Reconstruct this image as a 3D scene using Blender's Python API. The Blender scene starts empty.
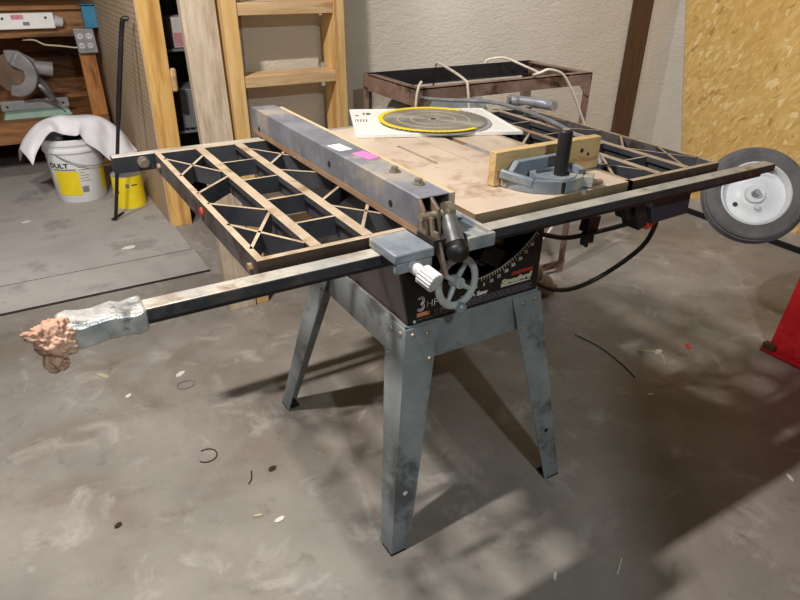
import bpy, bmesh, math, random
from mathutils import Vector, Matrix, Euler
random.seed(7)
C = bpy.context.scene.collection
V = Vector
R = math.radians

# ------------------------------------------------------------------ materials
def s2l(c):
    return tuple(((x/12.92) if x <= .04045 else ((x+.055)/1.055)**2.4) for x in [v/255 for v in c]) + (1,)

def mat(name, c1, c2=None, scale=8, rough=.6, metal=0, bump=0, bscale=None, stretch=None, c3=None, s3=2, lo=.35, hi=.65, detail=6, rotz=0):
    m = bpy.data.materials.new(name); m.use_nodes = True
    nt = m.node_tree; N = nt.nodes; L = nt.links
    b = N['Principled BSDF']
    b.inputs['Roughness'].default_value = rough; b.inputs['Metallic'].default_value = metal
    b.inputs['Base Color'].default_value = s2l(c1)
    tc = N.new('ShaderNodeTexCoord'); mp = N.new('ShaderNodeMapping'); L.new(tc.outputs['Object'], mp.inputs[0])
    if stretch: mp.inputs['Scale'].default_value = stretch
    mp.inputs['Rotation'].default_value = (0, 0, rotz)
    if c2:
        n = N.new('ShaderNodeTexNoise'); n.inputs['Scale'].default_value = scale; n.inputs['Detail'].default_value = detail
        n.inputs['Roughness'].default_value = .62
        L.new(mp.outputs[0], n.inputs['Vector'])
        r = N.new('ShaderNodeValToRGB'); r.color_ramp.elements[0].position = lo; r.color_ramp.elements[1].position = hi
        r.color_ramp.elements[0].color = s2l(c1); r.color_ramp.elements[1].color = s2l(c2)
        L.new(n.outputs[0], r.inputs[0]); col = r.outputs[0]
        if c3:
            n3 = N.new('ShaderNodeTexNoise'); n3.inputs['Scale'].default_value = s3; n3.inputs['Detail'].default_value = 8
            n3.inputs['Roughness'].default_value = .7
            L.new(mp.outputs[0], n3.inputs['Vector'])
            r3 = N.new('ShaderNodeValToRGB'); r3.color_ramp.elements[0].position = .52; r3.color_ramp.elements[1].position = .62
            r3.color_ramp.elements[0].color = (0,0,0,1); r3.color_ramp.elements[1].color = (1,1,1,1)
            L.new(n3.outputs[0], r3.inputs[0])
            mx = N.new('ShaderNodeMix'); mx.data_type = 'RGBA'; L.new(r3.outputs[0], mx.inputs[0])
            L.new(col, mx.inputs[6]); mx.inputs[7].default_value = s2l(c3); col = mx.outputs[2]
        L.new(col, b.inputs['Base Color'])
    if bump:
        nb = N.new('ShaderNodeTexNoise'); nb.inputs['Scale'].default_value = bscale or scale*3; nb.inputs['Detail'].default_value = 5
        L.new(mp.outputs[0], nb.inputs['Vector'])
        bp = N.new('ShaderNodeBump'); bp.inputs['Strength'].default_value = bump; bp.inputs['Distance'].default_value = .004
        L.new(nb.outputs[0], bp.inputs['Height']); L.new(bp.outputs[0], b.inputs['Normal'])
    return m

M = {}
M['black_metal'] = mat('black enamel', (30,30,34), (48,47,50), 9, .45, .2, .1)
M['wing_iron'] = mat('cast iron web sides', (58,60,70), (86,85,90), 12, .55, .3, .15)
M['wing_side'] = mat('worn grey iron side', (84,80,82), (110,104,102), 12, .55, .3, .15, c3=(70,56,50), s3=9)
M['wing_front'] = mat('grimy brown front edge', (62,48,40), (88,70,56), 12, .6, .2, .15)
M['worn_top'] = mat('worn machined iron', (164,148,128), (192,174,150), 14, .5, .1, .1, c3=(136,110,86), s3=6)
M['table_side'] = mat('brown table edge', (112,94,70), (140,120,92), 9, .6, .05, .1)  # table edge coloured a darker brown than the top
M['table_iron'] = mat('dusty cast iron top', (190,173,156), (208,191,173), 5, .5, .05, .08, 60, c3=(164,138,118), s3=7)
M['rail'] = mat('rail steel', (52,55,62), (70,72,78), 10, .5, .4, .1, c3=(92,88,84), s3=9)
M['rail_top'] = mat('rail bare top', (152,152,150), (190,185,174), 14, .45, .15, .1, c3=(140,124,106), s3=9)
M['fence'] = mat('grey hammered fence', (100,104,116), (134,136,144), 9, .5, .05, .25, 60, c3=(158,150,140), s3=7)
M['fence_wood'] = mat('fence wood facing', (186,164,130), (206,186,154), 6, .7, 0, .1, stretch=(6,1,6))
M['rust'] = mat('rusty brown edge', (142,112,88), (166,138,112), 14, .7, .1, .1)
M['head'] = mat('grey-blue casting', (112,122,134), (144,152,160), 14, .45, .1, .1, c3=(170,166,150), s3=9)
M['body_side'] = mat('dark brown-grey housing', (70,64,66), (96,88,88), 5, .4, .3, .05)
M['panel'] = mat('gloss black panel', (17,17,19), (26,25,27), 30, .3, 0)
M['dark_in'] = mat('dark machine interior', (20,18,17), (34,30,28), 12, .8)
M['stand'] = mat('worn grey stand', (122,132,138), (152,160,164), 7, .42, .15, .12, c3=(94,98,104), s3=5)
M['lug'] = mat('tarnished lug', (116,100,88), (150,134,118), 20, .5, .3)
M['bolt'] = mat('dull zinc bolt', (150,140,124), (182,172,152), 40, .4, .7)
M['steel_dull'] = mat('worn chrome', (112,114,118), (160,160,160), 30, .35, .7, .1)
M['steel'] = mat('bright steel', (170,172,176), (205,206,208), 30, .28, .85)
M['wheelgrey'] = mat('green-grey handwheel', (166,176,180), (190,196,196), 20, .4, .05)
M['white_plastic'] = mat('soiled white plastic', (196,194,200), (222,220,224), 20, .5)
M['white'] = mat('white print', (228,228,222))
M['scale_ink'] = mat('pale scale print', (206,206,178))
M['red_ink'] = mat('red print', (206,62,44)); M['orange_ink'] = mat('orange print', (216,132,92)); M['black_ink'] = mat('black print', (30,28,28))
M['tape'] = mat('silver duct tape', (150,152,156), (196,194,188), 30, .32, .3, 1.0, 45, c3=(92,98,102), s3=22)
M['foam'] = mat('crumbling tan foam', (164,122,102), (200,164,144), 30, .95, 0, .8, 90, c3=(196,150,120), s3=10)
M['wood'] = mat('yellow pine', (220,172,94), (236,196,124), 5, .6, 0, .1, stretch=(9,9,.8), c3=(200,148,80), s3=2)
M['wood_pale'] = mat('weathered pale plank', (190,172,150), (210,196,176), 7, .75, 0, .2, stretch=(8,8,1), c3=(176,156,132), s3=3)
M['ladderwood'] = mat('ladder pine', (206,166,104), (224,190,134), 5, .65, 0, .1, stretch=(9,9,.8), c3=(188,142,84), s3=2)
M['rungwood'] = mat('rung pine', (192,158,114), (214,184,142), 5, .65, 0, .1, stretch=(1,9,9), c3=(172,136,94), s3=2)
M['gaugewood'] = mat('gauge board wood', (188,158,110), (214,186,138), 8, .65, 0, .1, stretch=(1.5,9,9), c3=(160,126,84), s3=4)
M['benchwood'] = mat('dark bench wood', (124,80,46), (166,116,68), 5, .6, 0, .1, stretch=(1,8,8), c3=(80,50,30), s3=2)
M['benchpost'] = mat('bench post wood', (166,106,54), (196,136,78), 5, .6, 0, .1, stretch=(8,8,1), c3=(130,80,40), s3=3)
M['grating_rust'] = mat('rusty angle iron', (124,100,90), (160,134,122), 12, .65, .35, .2, c3=(82,60,50), s3=7)
M['black'] = mat('plain black', (16,16,17), None, rough=.5)
M['rubber'] = mat('tyre rubber', (78,76,80), (108,104,106), 10, .75, 0, .1)
M['wheel_white'] = mat('white painted rim', (204,206,212), (224,226,230), 8, .4, 0)
M['white_cord'] = mat('cream cord', (214,204,186), (230,222,206), 30, .6)
M['grey_cord'] = mat('grey cord', (104,108,118), (136,138,142), 30, .5)
M['red'] = mat('red paint', (166,18,28), (200,34,40), 10, .45, 0, .1, c3=(150,14,24), s3=8)
M['bucket'] = mat('white bucket plastic', (226,228,232), (238,240,242), 6, .4)
M['yellow'] = mat('yellow label', (236,208,20), (244,220,40), 12, .5)
M['cloth'] = mat('grey-white sheet', (224,224,234), (238,238,244), 8, .8, 0, .15)
M['grey_text'] = mat('grey print', (130,128,134))
M['blue_switch'] = mat('slate blue box', (48,54,68), (62,68,80), 12, .5, .3)
M['tank'] = mat('pale blue-grey tank', (140,150,160), (164,172,180), 6, .4, .3)
M['greenmetal'] = mat('pale green casting', (126,158,146), (150,176,164), 9, .5)
M['saw_grey'] = mat('light grey casting', (128,126,130), (158,156,158), 9, .45)
M['guard'] = mat('clear dusty guard', (104,86,72), (128,108,92), 9, .5)
M['pink'] = mat('pink marker', (220,120,180)); M['packpink'] = mat('pink pack', (214,120,140), (234,180,190), 20, .5)
M['flake'] = mat('white flake', (226,222,214)); M['leaf'] = mat('dark chip', (46,36,28)); M['straw'] = mat('straw', (188,180,148))
M['bluetape'] = mat('blue tape', (44,120,160), (60,140,176), 20, .5)
M['plate'] = mat('grey cover plate', (150,152,160), (170,172,178), 20, .4, .3)
M['card'] = mat('white backing card', (232,232,230), (240,240,238), 20, .4)
M['trimbrown'] = mat('brown board', (70,46,30), (88,60,42), 6, .6, 0, .1, stretch=(8,8,1))
M['mat'] = mat('dusty grey mat', (158,154,152), (176,172,170), 3, .85, 0, .2, 80, c3=(146,142,140), s3=3)
M['mat_edge'] = mat('dark mat edge', (52,48,46))
M['footing'] = mat('concrete footing', (160,150,138), (184,176,164), 8, .85, 0, .3)
M['darkwall'] = mat('dark far wall', (52,40,32), (70,54,42), 4, .8)
M['gloom'] = mat('dim garage wall', (70,64,58), (84,78,70), 3, .9)
M['plain_wall'] = mat('plain grey-beige wall', (168,162,152), (180,174,164), 3, .85, 0, .1)

def mat_floor():
    m = mat('stained concrete', (128,123,118), (160,155,150), 3.0, .62, 0, 0, lo=.3, hi=.7, detail=12)
    nt = m.node_tree; N = nt.nodes; L = nt.links; b = N['Principled BSDF']
    tc = N['Texture Coordinate']
    base = b.inputs['Base Color'].links[0].from_socket
    def layer(base, scale, lo, hi, col, fac, seed):
        mp = N.new('ShaderNodeMapping'); mp.inputs['Location'].default_value = (seed, seed*1.7, 0); L.new(tc.outputs['Object'], mp.inputs[0])
        n = N.new('ShaderNodeTexNoise'); n.inputs['Scale'].default_value = scale; n.inputs['Detail'].default_value = 12; n.inputs['Roughness'].default_value = .65
        n.inputs['Distortion'].default_value = .6
        L.new(mp.outputs[0], n.inputs['Vector'])
        mr = N.new('ShaderNodeMapRange'); mr.inputs['From Min'].default_value = lo; mr.inputs['From Max'].default_value = hi; mr.inputs['To Max'].default_value = fac
        L.new(n.outputs[0], mr.inputs['Value'])
        mx = N.new('ShaderNodeMix'); mx.data_type = 'RGBA'; L.new(mr.outputs[0], mx.inputs[0]); L.new(base, mx.inputs[6]); mx.inputs[7].default_value = s2l(col)
        return mx.outputs[2]
    c = layer(base, 2.2, .50, .68, (120,109,98), .65, 3)
    c = layer(c, 6, .56, .72, (198,194,192), .6, 11)
    c = layer(c, 14, .58, .74, (98,91,84), .6, 23)
    c = layer(c, 60, .62, .72, (90,84,78), .35, 31)
    L.new(c, b.inputs['Base Color'])
    n = N.new('ShaderNodeTexNoise'); n.inputs['Scale'].default_value = 40; n.inputs['Detail'].default_value = 8; L.new(tc.outputs['Object'], n.inputs['Vector'])
    bp = N.new('ShaderNodeBump'); bp.inputs['Strength'].default_value = .25; bp.inputs['Distance'].default_value = .003
    L.new(n.outputs[0], bp.inputs['Height']); L.new(bp.outputs[0], b.inputs['Normal'])
    return m
M['floor'] = mat_floor()

def mat_wall():
    m = mat('wrinkled painted board', (200,192,180), (210,202,190), 3, .8)
    nt = m.node_tree; N = nt.nodes; L = nt.links; b = N['Principled BSDF']; tc = N['Texture Coordinate']
    mp = N.new('ShaderNodeMapping'); mp.inputs['Scale'].default_value = (14, 14, 34); L.new(tc.outputs['Object'], mp.inputs[0])
    n = N.new('ShaderNodeTexNoise'); n.inputs['Scale'].default_value = 1.6; n.inputs['Detail'].default_value = 5; n.inputs['Distortion'].default_value = 1.4
    L.new(mp.outputs[0], n.inputs['Vector'])
    bp = N.new('ShaderNodeBump'); bp.inputs['Strength'].default_value = .45; bp.inputs['Distance'].default_value = .010
    L.new(n.outputs[0], bp.inputs['Height']); L.new(bp.outputs[0], b.inputs['Normal'])
    return m
M['wall'] = mat_wall()

def mat_osb():
    m = bpy.data.materials.new('oriented strand board'); m.use_nodes = True
    nt = m.node_tree; N = nt.nodes; L = nt.links; b = N['Principled BSDF']; b.inputs['Roughness'].default_value = .6
    tc = N.new('ShaderNodeTexCoord')
    nz = N.new('ShaderNodeTexNoise'); nz.inputs['Scale'].default_value = 9; L.new(tc.outputs['Object'], nz.inputs['Vector'])
    outs = []
    for k, (rx, sc) in enumerate(((.5, (1, 22, 60)), (-.7, (1, 60, 20)), (1.2, (1, 26, 70)))):
        vr = N.new('ShaderNodeVectorRotate'); vr.rotation_type = 'X_AXIS'; vr.inputs['Angle'].default_value = rx; L.new(tc.outputs['Object'], vr.inputs['Vector'])
        mp = N.new('ShaderNodeMapping'); mp.inputs['Scale'].default_value = sc; mp.inputs['Location'].default_value = (0, k*3.1, k*1.7); L.new(vr.outputs[0], mp.inputs[0])
        ad = N.new('ShaderNodeMixRGB'); ad.blend_type = 'ADD'; ad.inputs[0].default_value = 1.0
        L.new(mp.outputs[0], ad.inputs[1]); L.new(nz.outputs['Color'], ad.inputs[2])
        v = N.new('ShaderNodeTexVoronoi'); v.inputs['Scale'].default_value = 1.0; L.new(ad.outputs[0], v.inputs['Vector'])
        sp = N.new('ShaderNodeSeparateColor'); L.new(v.outputs['Color'], sp.inputs[0]); outs.append(sp.outputs)
    def ramp(sock, cols):
        r = N.new('ShaderNodeValToRGB'); e = r.color_ramp.elements
        e[0].position = cols[0][0]; e[0].color = s2l(cols[0][1]); e[1].position = cols[-1][0]; e[1].color = s2l(cols[-1][1])
        for p, c in cols[1:-1]:
            x = e.new(p); x.color = s2l(c)
        L.new(sock, r.inputs[0]); return r.outputs[0]
    pal = [(0,(182,136,76)), (.04,(208,168,100)), (.5,(220,182,110)), (.9,(230,196,126)), (1,(242,218,164))]
    a = ramp(outs[0][0], pal); bb = ramp(outs[1][0], pal); c = ramp(outs[2][0], pal)
    def mix(f, x, y, t):
        mt = N.new('ShaderNodeMath'); mt.operation = 'GREATER_THAN'; mt.inputs[1].default_value = t; L.new(f, mt.inputs[0])
        mx = N.new('ShaderNodeMix'); mx.data_type = 'RGBA'; L.new(mt.outputs[0], mx.inputs[0]); L.new(x, mx.inputs[6]); L.new(y, mx.inputs[7]); return mx.outputs[2]
    r = mix(outs[1][1], a, bb, .45); r = mix(outs[2][1], r, c, .6)
    n2 = N.new('ShaderNodeTexNoise'); n2.inputs['Scale'].default_value = 2.2; n2.inputs['Detail'].default_value = 3; L.new(tc.outputs['Object'], n2.inputs['Vector'])
    mr = N.new('ShaderNodeMapRange'); mr.inputs['From Min'].default_value = .45; mr.inputs['From Max'].default_value = .75; mr.inputs['To Max'].default_value = .5; L.new(n2.outputs[0], mr.inputs['Value'])
    mx = N.new('ShaderNodeMix'); mx.data_type = 'RGBA'; L.new(mr.outputs[0], mx.inputs[0]); L.new(r, mx.inputs[6]); mx.inputs[7].default_value = s2l((206,160,80))
    L.new(mx.outputs[2], b.inputs['Base Color'])
    return m
M['osb'] = mat_osb()

def mat_peg():
    m = mat('brown pegboard', (176,154,126), (188,166,140), 4, .7)
    nt = m.node_tree; N = nt.nodes; L = nt.links; b = N['Principled BSDF']; tc = N['Texture Coordinate']
    base = b.inputs['Base Color'].links[0].from_socket
    sc = N.new('ShaderNodeVectorMath'); sc.operation = 'SCALE'; sc.inputs['Scale'].default_value = 1/.0254; L.new(tc.outputs['Object'], sc.inputs[0])
    fr = N.new('ShaderNodeVectorMath'); fr.operation = 'FRACTION'; L.new(sc.outputs[0], fr.inputs[0])
    sb = N.new('ShaderNodeVectorMath'); sb.operation = 'SUBTRACT'; sb.inputs[1].default_value = (.5,.5,.5); L.new(fr.outputs[0], sb.inputs[0])
    ml = N.new('ShaderNodeVectorMath'); ml.operation = 'MULTIPLY'; ml.inputs[1].default_value = (0,1,1); L.new(sb.outputs[0], ml.inputs[0])
    ln = N.new('ShaderNodeVectorMath'); ln.operation = 'LENGTH'; L.new(ml.outputs[0], ln.inputs[0])
    lt = N.new('ShaderNodeMath'); lt.operation = 'LESS_THAN'; lt.inputs[1].default_value = .17; L.new(ln.outputs['Value'], lt.inputs[0])
    mx = N.new('ShaderNodeMix'); mx.data_type = 'RGBA'; L.new(lt.outputs[0], mx.inputs[0]); L.new(base, mx.inputs[6]); mx.inputs[7].default_value = s2l((52,40,30))
    L.new(mx.outputs[2], b.inputs['Base Color'])
    return m
M['peg'] = mat_peg()

def mat_blade():
    m = mat('brushed saw blade', (150,146,140), (176,170,160), 30, .42, .6)
    nt = m.node_tree; N = nt.nodes; L = nt.links; b = N['Principled BSDF']
    b.inputs['Anisotropic'].default_value = .8
    tg = N.new('ShaderNodeTangent'); tg.direction_type = 'RADIAL'; tg.axis = 'Z'; L.new(tg.outputs[0], b.inputs['Tangent'])
    return m
M['blade'] = mat_blade()

# ------------------------------------------------------------------ mesh helpers
def basis(d):
    d = V(d).normalized(); up = V((0,0,1)) if abs(d.z) < .95 else V((0,1,0))
    a = d.cross(up).normalized(); b = a.cross(d).normalized(); return a, b
class MB:
    def __init__(s): s.bm = bmesh.new(); s.mats = []
    def mi(s, m):
        if m is None: return 0
        if m not in s.mats: s.mats.append(m)
        return s.mats.index(m)
    def face(s, vs, m=None):
        try: f = s.bm.faces.new(vs); f.material_index = s.mi(m); return f
        except ValueError: return None
    def hexa(s, p, m=None, top=None):
        """8 points: bottom 4 ccw, top 4 ccw; top = optional material of the upper face"""
        v = [s.bm.verts.new(q) for q in p]
        for idx in ((3,2,1,0),(0,1,5,4),(1,2,6,5),(2,3,7,6),(3,0,4,7)): s.face([v[i] for i in idx], m)
        s.face([v[i] for i in (4,5,6,7)], top or m)
    def box(s, lo, hi, m=None, top=None):
        x0,y0,z0 = lo; x1,y1,z1 = hi
        s.hexa([(x0,y0,z0),(x1,y0,z0),(x1,y1,z0),(x0,y1,z0),(x0,y0,z1),(x1,y0,z1),(x1,y1,z1),(x0,y1,z1)], m, top)
    def obox(s, c, size, rot, m=None):
        c = V(c); q = Euler(rot).to_matrix(); hx,hy,hz = [v/2 for v in size]
        s.hexa([c+q@V(p) for p in ((-hx,-hy,-hz),(hx,-hy,-hz),(hx,hy,-hz),(-hx,hy,-hz),(-hx,-hy,hz),(hx,-hy,hz),(hx,hy,hz),(-hx,hy,hz))], m)
    def wall2(s, a, b, w, z0, z1, m=None, top=None):
        """an upright web of width w between plan points a and b"""
        a = V((a[0],a[1])); b = V((b[0],b[1])); n = (b-a).normalized(); n = V((-n.y,n.x))*w/2
        q = [a-n, b-n, b+n, a+n]
        s.hexa([(p.x,p.y,z0) for p in q]+[(p.x,p.y,z1) for p in q], m, top)
    def cyl(s, a, b, r, r2=None, n=20, m=None, cap=True):
        a = V(a); b = V(b); r2 = r if r2 is None else r2; u, w = basis(b-a)
        A = [s.bm.verts.new(a+(u*math.cos(t)+w*math.sin(t))*r) for t in [2*math.pi*i/n for i in range(n)]]
        B = [s.bm.verts.new(b+(u*math.cos(t)+w*math.sin(t))*r2) for t in [2*math.pi*i/n for i in range(n)]]
        for i in range(n): s.face([A[i],A[(i+1)%n],B[(i+1)%n],B[i]], m)
        if cap: s.face(A[::-1], m); s.face(B, m)
    def lathe(s, prof, c=(0,0,0), axis=(0,0,1), n=40, m=None, a0=0, a1=2*math.pi):
        """prof: (radius, height) pairs; closed in angle unless a0/a1 given"""
        c = V(c); d = V(axis).normalized(); u, w = basis(d); full = abs(a1-a0-2*math.pi) < 1e-6
        k = n if full else n+1; rings = []
        for i in range(k):
            t = a0+(a1-a0)*i/n
            rings.append([s.bm.verts.new(c+d*h+(u*math.cos(t)+w*math.sin(t))*max(r,1e-5)) for r,h in prof])
        for i in range(n):
            A = rings[i]; B = rings[(i+1)%k]
            for j in range(len(prof)-1): s.face([A[j],B[j],B[j+1],A[j+1]], m)
    def tube(s, pts, r, n=10, m=None, smooth=4):
        P = [V(p) for p in pts]
        if smooth and len(P) > 2:
            Q = []
            for i in range(len(P)-1):
                p0 = P[max(i-1,0)]; p1 = P[i]; p2 = P[i+1]; p3 = P[min(i+2,len(P)-1)]
                for k in range(smooth):
                    t = k/smooth
                    Q.append(.5*((2*p1)+(-p0+p2)*t+(2*p0-5*p1+4*p2-p3)*t*t+(-p0+3*p1-3*p2+p3)*t**3))
            Q.append(P[-1]); P = Q
        prev = None; u = None
        for i, p in enumerate(P):
            d = (P[min(i+1,len(P)-1)]-P[max(i-1,0)]).normalized()
            if u is None: u, w = basis(d)
            else: u = (u-d*u.dot(d)).normalized(); w = d.cross(u)
            rr = r[min(i,len(r)-1)] if isinstance(r,(list,tuple)) else r
            ring = [s.bm.verts.new(p+(u*math.cos(t)+w*math.sin(t))*rr) for t in [2*math.pi*k/n for k in range(n)]]
            if prev:
                for k in range(n): s.face([prev[k],prev[(k+1)%n],ring[(k+1)%n],ring[k]], m)
            else: s.face(ring[::-1], m)
            prev = ring
        s.face(prev, m)
    def prism(s, poly, vec, m=None):
        """poly: 3D points of one side; vec: extrusion"""
        A = [s.bm.verts.new(p) for p in poly]; B = [s.bm.verts.new(V(p)+V(vec)) for p in poly]; n = len(poly)
        s.face(A[::-1], m); s.face(B, m)
        for i in range(n): s.face([A[i],A[(i+1)%n],B[(i+1)%n],B[i]], m)
    def sphere(s, c, r, m=None, sc=(1,1,1), sub=2):
        mtx = Matrix.Translation(c) @ Matrix.Diagonal((*sc,1))
        before = set(s.bm.faces)
        bmesh.ops.create_icosphere(s.bm, subdivisions=sub, radius=r, matrix=mtx)
        k = s.mi(m)
        for f in s.bm.faces:
            if f not in before: f.material_index = k
    def build(s, name, material=None, parent=None, bevel=0, smooth=None):
        bm = s.bm
        bmesh.ops.recalc_face_normals(bm, faces=bm.faces)
        if parent is not None and parent.get('_o') is not None:
            o_ = V(parent['_o']); bmesh.ops.translate(bm, verts=bm.verts, vec=-o_)
        me = bpy.data.meshes.new(name); bm.to_mesh(me); bm.free()
        if s.mats:
            for m in s.mats: me.materials.append(M[m] if m else M[material])
        else: me.materials.append(M[material])
        o = bpy.data.objects.new(name, me); C.objects.link(o)
        if parent is not None: o.parent = parent; 
        if parent is not None and parent.get('_o') is not None: o['_o'] = parent['_o']
        if bevel:
            b = o.modifiers.new('bevel','BEVEL'); b.width = bevel; b.segments = 2; b.limit_method = 'ANGLE'; b.angle_limit = R(40)
        if smooth is None: smooth = R(35)
        if smooth:
            for p in me.polygons: p.use_smooth = True
            try: me.set_sharp_from_angle(angle=smooth)
            except Exception: pass
        return o

def tag(o, label, cat, group=None, kind=None):
    o['label'] = label; o['category'] = cat
    if group: o['group'] = group
    if kind: o['kind'] = kind
    return o
def thing(name, loc, label, cat, group=None):
    o = bpy.data.objects.new(name, None); C.objects.link(o); o.location = loc; o['_o'] = tuple(loc)
    o.empty_display_size = .05
    return tag(o, label, cat, group)
def struct(o): o['kind'] = 'structure'; return o

def text(name, body, size, origin, xdir, updir, material, parent, depth=.0006, bold=0, shear=0, width=None):
    cu = bpy.data.curves.new(name, 'FONT'); cu.body = body; cu.size = size; cu.extrude = depth; cu.offset = bold; cu.shear = shear
    ob = bpy.data.objects.new(name+'_src', cu); C.objects.link(ob)
    dg = bpy.context.evaluated_depsgraph_get(); me = bpy.data.meshes.new_from_object(ob.evaluated_get(dg)); me.name = name
    bpy.data.objects.remove(ob); 
    x = V(xdir).normalized(); n = x.cross(V(updir)).normalized(); u = n.cross(x)
    xs = [v.co.x for v in me.vertices]; k = (width/(max(xs)-min(xs))) if width else 1; x0 = min(xs)
    off = V(parent['_o']) if parent.get('_o') is not None else V((0,0,0))
    for v in me.vertices: v.co = V(origin)-off+x*(v.co.x-x0)*k+u*v.co.y+n*v.co.z
    me.materials.clear(); me.materials.append(M[material])
    o = bpy.data.objects.new(name, me); C.objects.link(o); o.parent = parent
    if parent.get('_o') is not None: o['_o'] = parent['_o']
    return o

# ------------------------------------------------------------------ camera
cam = bpy.data.cameras.new('camera'); co = bpy.data.objects.new('camera', cam); C.objects.link(co)
co.location = (-.5771,-.8554,1.278); co.rotation_euler = (1.0758,-.0161,-.5433)
cam.sensor_width = 36; cam.lens = 636.4/800*36; cam.clip_start = .02
bpy.context.scene.camera = co

# ------------------------------------------------------------------ the room
b = MB(); b.box((-3.2,-3.6,-.1),(2.9,4.8,0)); struct(b.build('floor','floor'))
b = MB(); b.box((-3.2,-3.6,2.75),(2.9,4.8,2.85)); struct(b.build('ceiling','gloom'))
b = MB(); b.box((.15,1.62,0),(2.9,1.70,2.75)); struct(b.build('wall_back','wall'))
b = MB(); b.box((2.70,-3.6,0),(2.9,1.62,2.75)); struct(b.build('wall_right','wall'))
b = MB(); b.box((-3.3,-3.6,0),(-3.2,4.8,2.75)); struct(b.build('wall_left','gloom'))
b = MB(); b.box((-3.2,-3.7,0),(2.9,-3.6,2.75)); struct(b.build('wall_front','gloom'))
b = MB(); b.box((-3.2,4.7,0),(2.9,4.8,2.75)); struct(b.build('wall_far','darkwall'))
b = MB(); b.box((2.8,1.70,0),(2.9,4.7,2.75)); struct(b.build('wall_side','darkwall'))
b = MB(); b.prism([(2.70,1.345,.085),(2.70,1.62,1.30),(2.70,1.62,2.75),(2.70,-3.5,2.75),(2.70,-3.5,.085)],(-.012,0,0)); o = b.build('wall_panel','osb')
o.name = 'strand_board_sheet'; tag(o,'golden strand board sheet covering the right-hand wall above its footing','board'); struct(o); o.name = 'trim_1'
b = MB(); b.box((2.665,-3.5,.03),(2.70,1.60,.085)); struct(b.build('trim_2','footing'))
b = MB(); b.box((2.655,-3.5,0),(2.70,1.60,.03)); struct(b.build('baseboard_right','black'))
b = MB(); b.box((2.325,1.605,0),(2.47,1.62,2.75)); struct(b.build('trim_3','trimbrown'))

# floor mats
def mat_sheet(x0,x1,y0,y1,label):
    b = MB(); b.box((x0,y0,.0002),(x1,y1,.012),'mat_edge','mat')
    return tag(b.build('floor_mat','mat',bevel=.002), label, 'mat', 'grey sheets on the floor at the left')
mat_sheet(-2.4,.052,1.820,2.083,'narrow grey floor sheet with dark front edge, nearest the saw')
mat_sheet(-2.4,.045,2.088,3.76,'large dusty grey floor sheet under the white bucket and yellow can')

# ------------------------------------------------------------------ TABLE SAW
H = .87
saw = thing('table_saw', (.254,.38,0), 'old table saw with open webbed iron wings on a splayed grey stand', 'table saw')
T = .508; D = .686; W = .305
# main top with mitre slots and throat insert
b = MB(); zt = H-.038
def slab(x0,x1,y0=0,y1=D,z0=zt): b.box((x0,y0,z0),(x1,y1,H),'table_side','table_iron')
s1, s2, sw = .087, .3722, .019
slab(0,s1); slab(s1+sw,.21); slab(.305,s2); slab(s2+sw,T)
slab(.21,.305,0,.285); slab(.21,.305,.60,D)
b.box((s1,0,zt),(s1+sw,D,H-.010),'worn_top','rust'); b.box((s2,0,zt),(s2+sw,D,H-.009),'table_side','table_iron')
top = b.build('tabletop','table_iron',saw,smooth=0)
b = MB(); b.box((.2102,.2852,H-.012),(.221,.5998,H-.0006)); b.box((.232,.2852,H-.012),(.3048,.5998,H-.0006)); b.box((.221,.2852,H-.012),(.232,.30,H-.0006)); b.box((.221,.47,H-.012),(.232,.5998,H-.0006))
b.build('throat_insert','table_iron',saw,smooth=0)
# wings
def wing(x_out, sgn):
    """x_out = outer edge; sgn=+1 runs to the right towards the table"""
    X = lambda u: x_out+sgn*u
    zb = H-.042; b = MB(); ws, wt = 'wing_iron', 'worn_top'
    def fweb(a, c, w, m): b.wall2((X(a[0]),a[1]),(X(c[0]),c[1]),w,zb,H-.0006,m,wt)
    def web(a, c, w, z0=zb): b.wall2((X(a[0]),a[1]),(X(c[0]),c[1]),w,z0,H-.0006,ws,wt)
    fweb((.006,.0125),(.006,D-.017),.012,'wing_side'); web((W-.007,0),(W-.007,D),.014)
    fweb((.0,.006),(W,.006),.012,'wing_front'); web((.0,D-.008),(W,D-.008),.016)
    for xx in (.102,.196):
        b.wall2((X(xx),.01),(X(xx),D-.012),.020,H-.012,H,ws,wt); web((xx,.01),(xx,D-.012),.007)
    for y in (.118,.254,.390,.530): web((.110,y),(.190,y),.006,zb+.006)
    for a, c in (((.008,.625),(.092,.470)),((.092,.610),(.008,.478)),((.092,.430),(.008,.352)),((.008,.288),(.092,.205)),((.092,.190),(.008,.050)),((.008,.170),(.092,.032))):
        web(a, c, .006, zb+.006)
    for a, c in (((.204,.620),(.292,.480)),((.292,.585),(.204,.475)),((.204,.425),(.292,.350)),((.292,.285),(.204,.205)),((.204,.170),(.292,.055)),((.292,.180),(.204,.045))):
        web(a, c, .006, zb+.006)
    return b.build('extension_wing',None,saw,smooth=0)
M[None] = M['wing_iron']
lw = wing(-W, 1); lw['label'] = 'left open webbed wing'
rw = wing(T+W, -1); rw['label'] = 'right open webbed wing'
b = MB(); b.sphere((-W-.001,.30,H-.02),.010,'red_ink',(.3,1,1)); b.build('red_paint_dab','red_ink',lw)
for y in (.03,.64):
    b = MB(); b.cyl((-W,y,H-.022),(-W-.006,y,H-.022),.007,n=6); b.build('wing_bolt','rust',lw)
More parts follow.
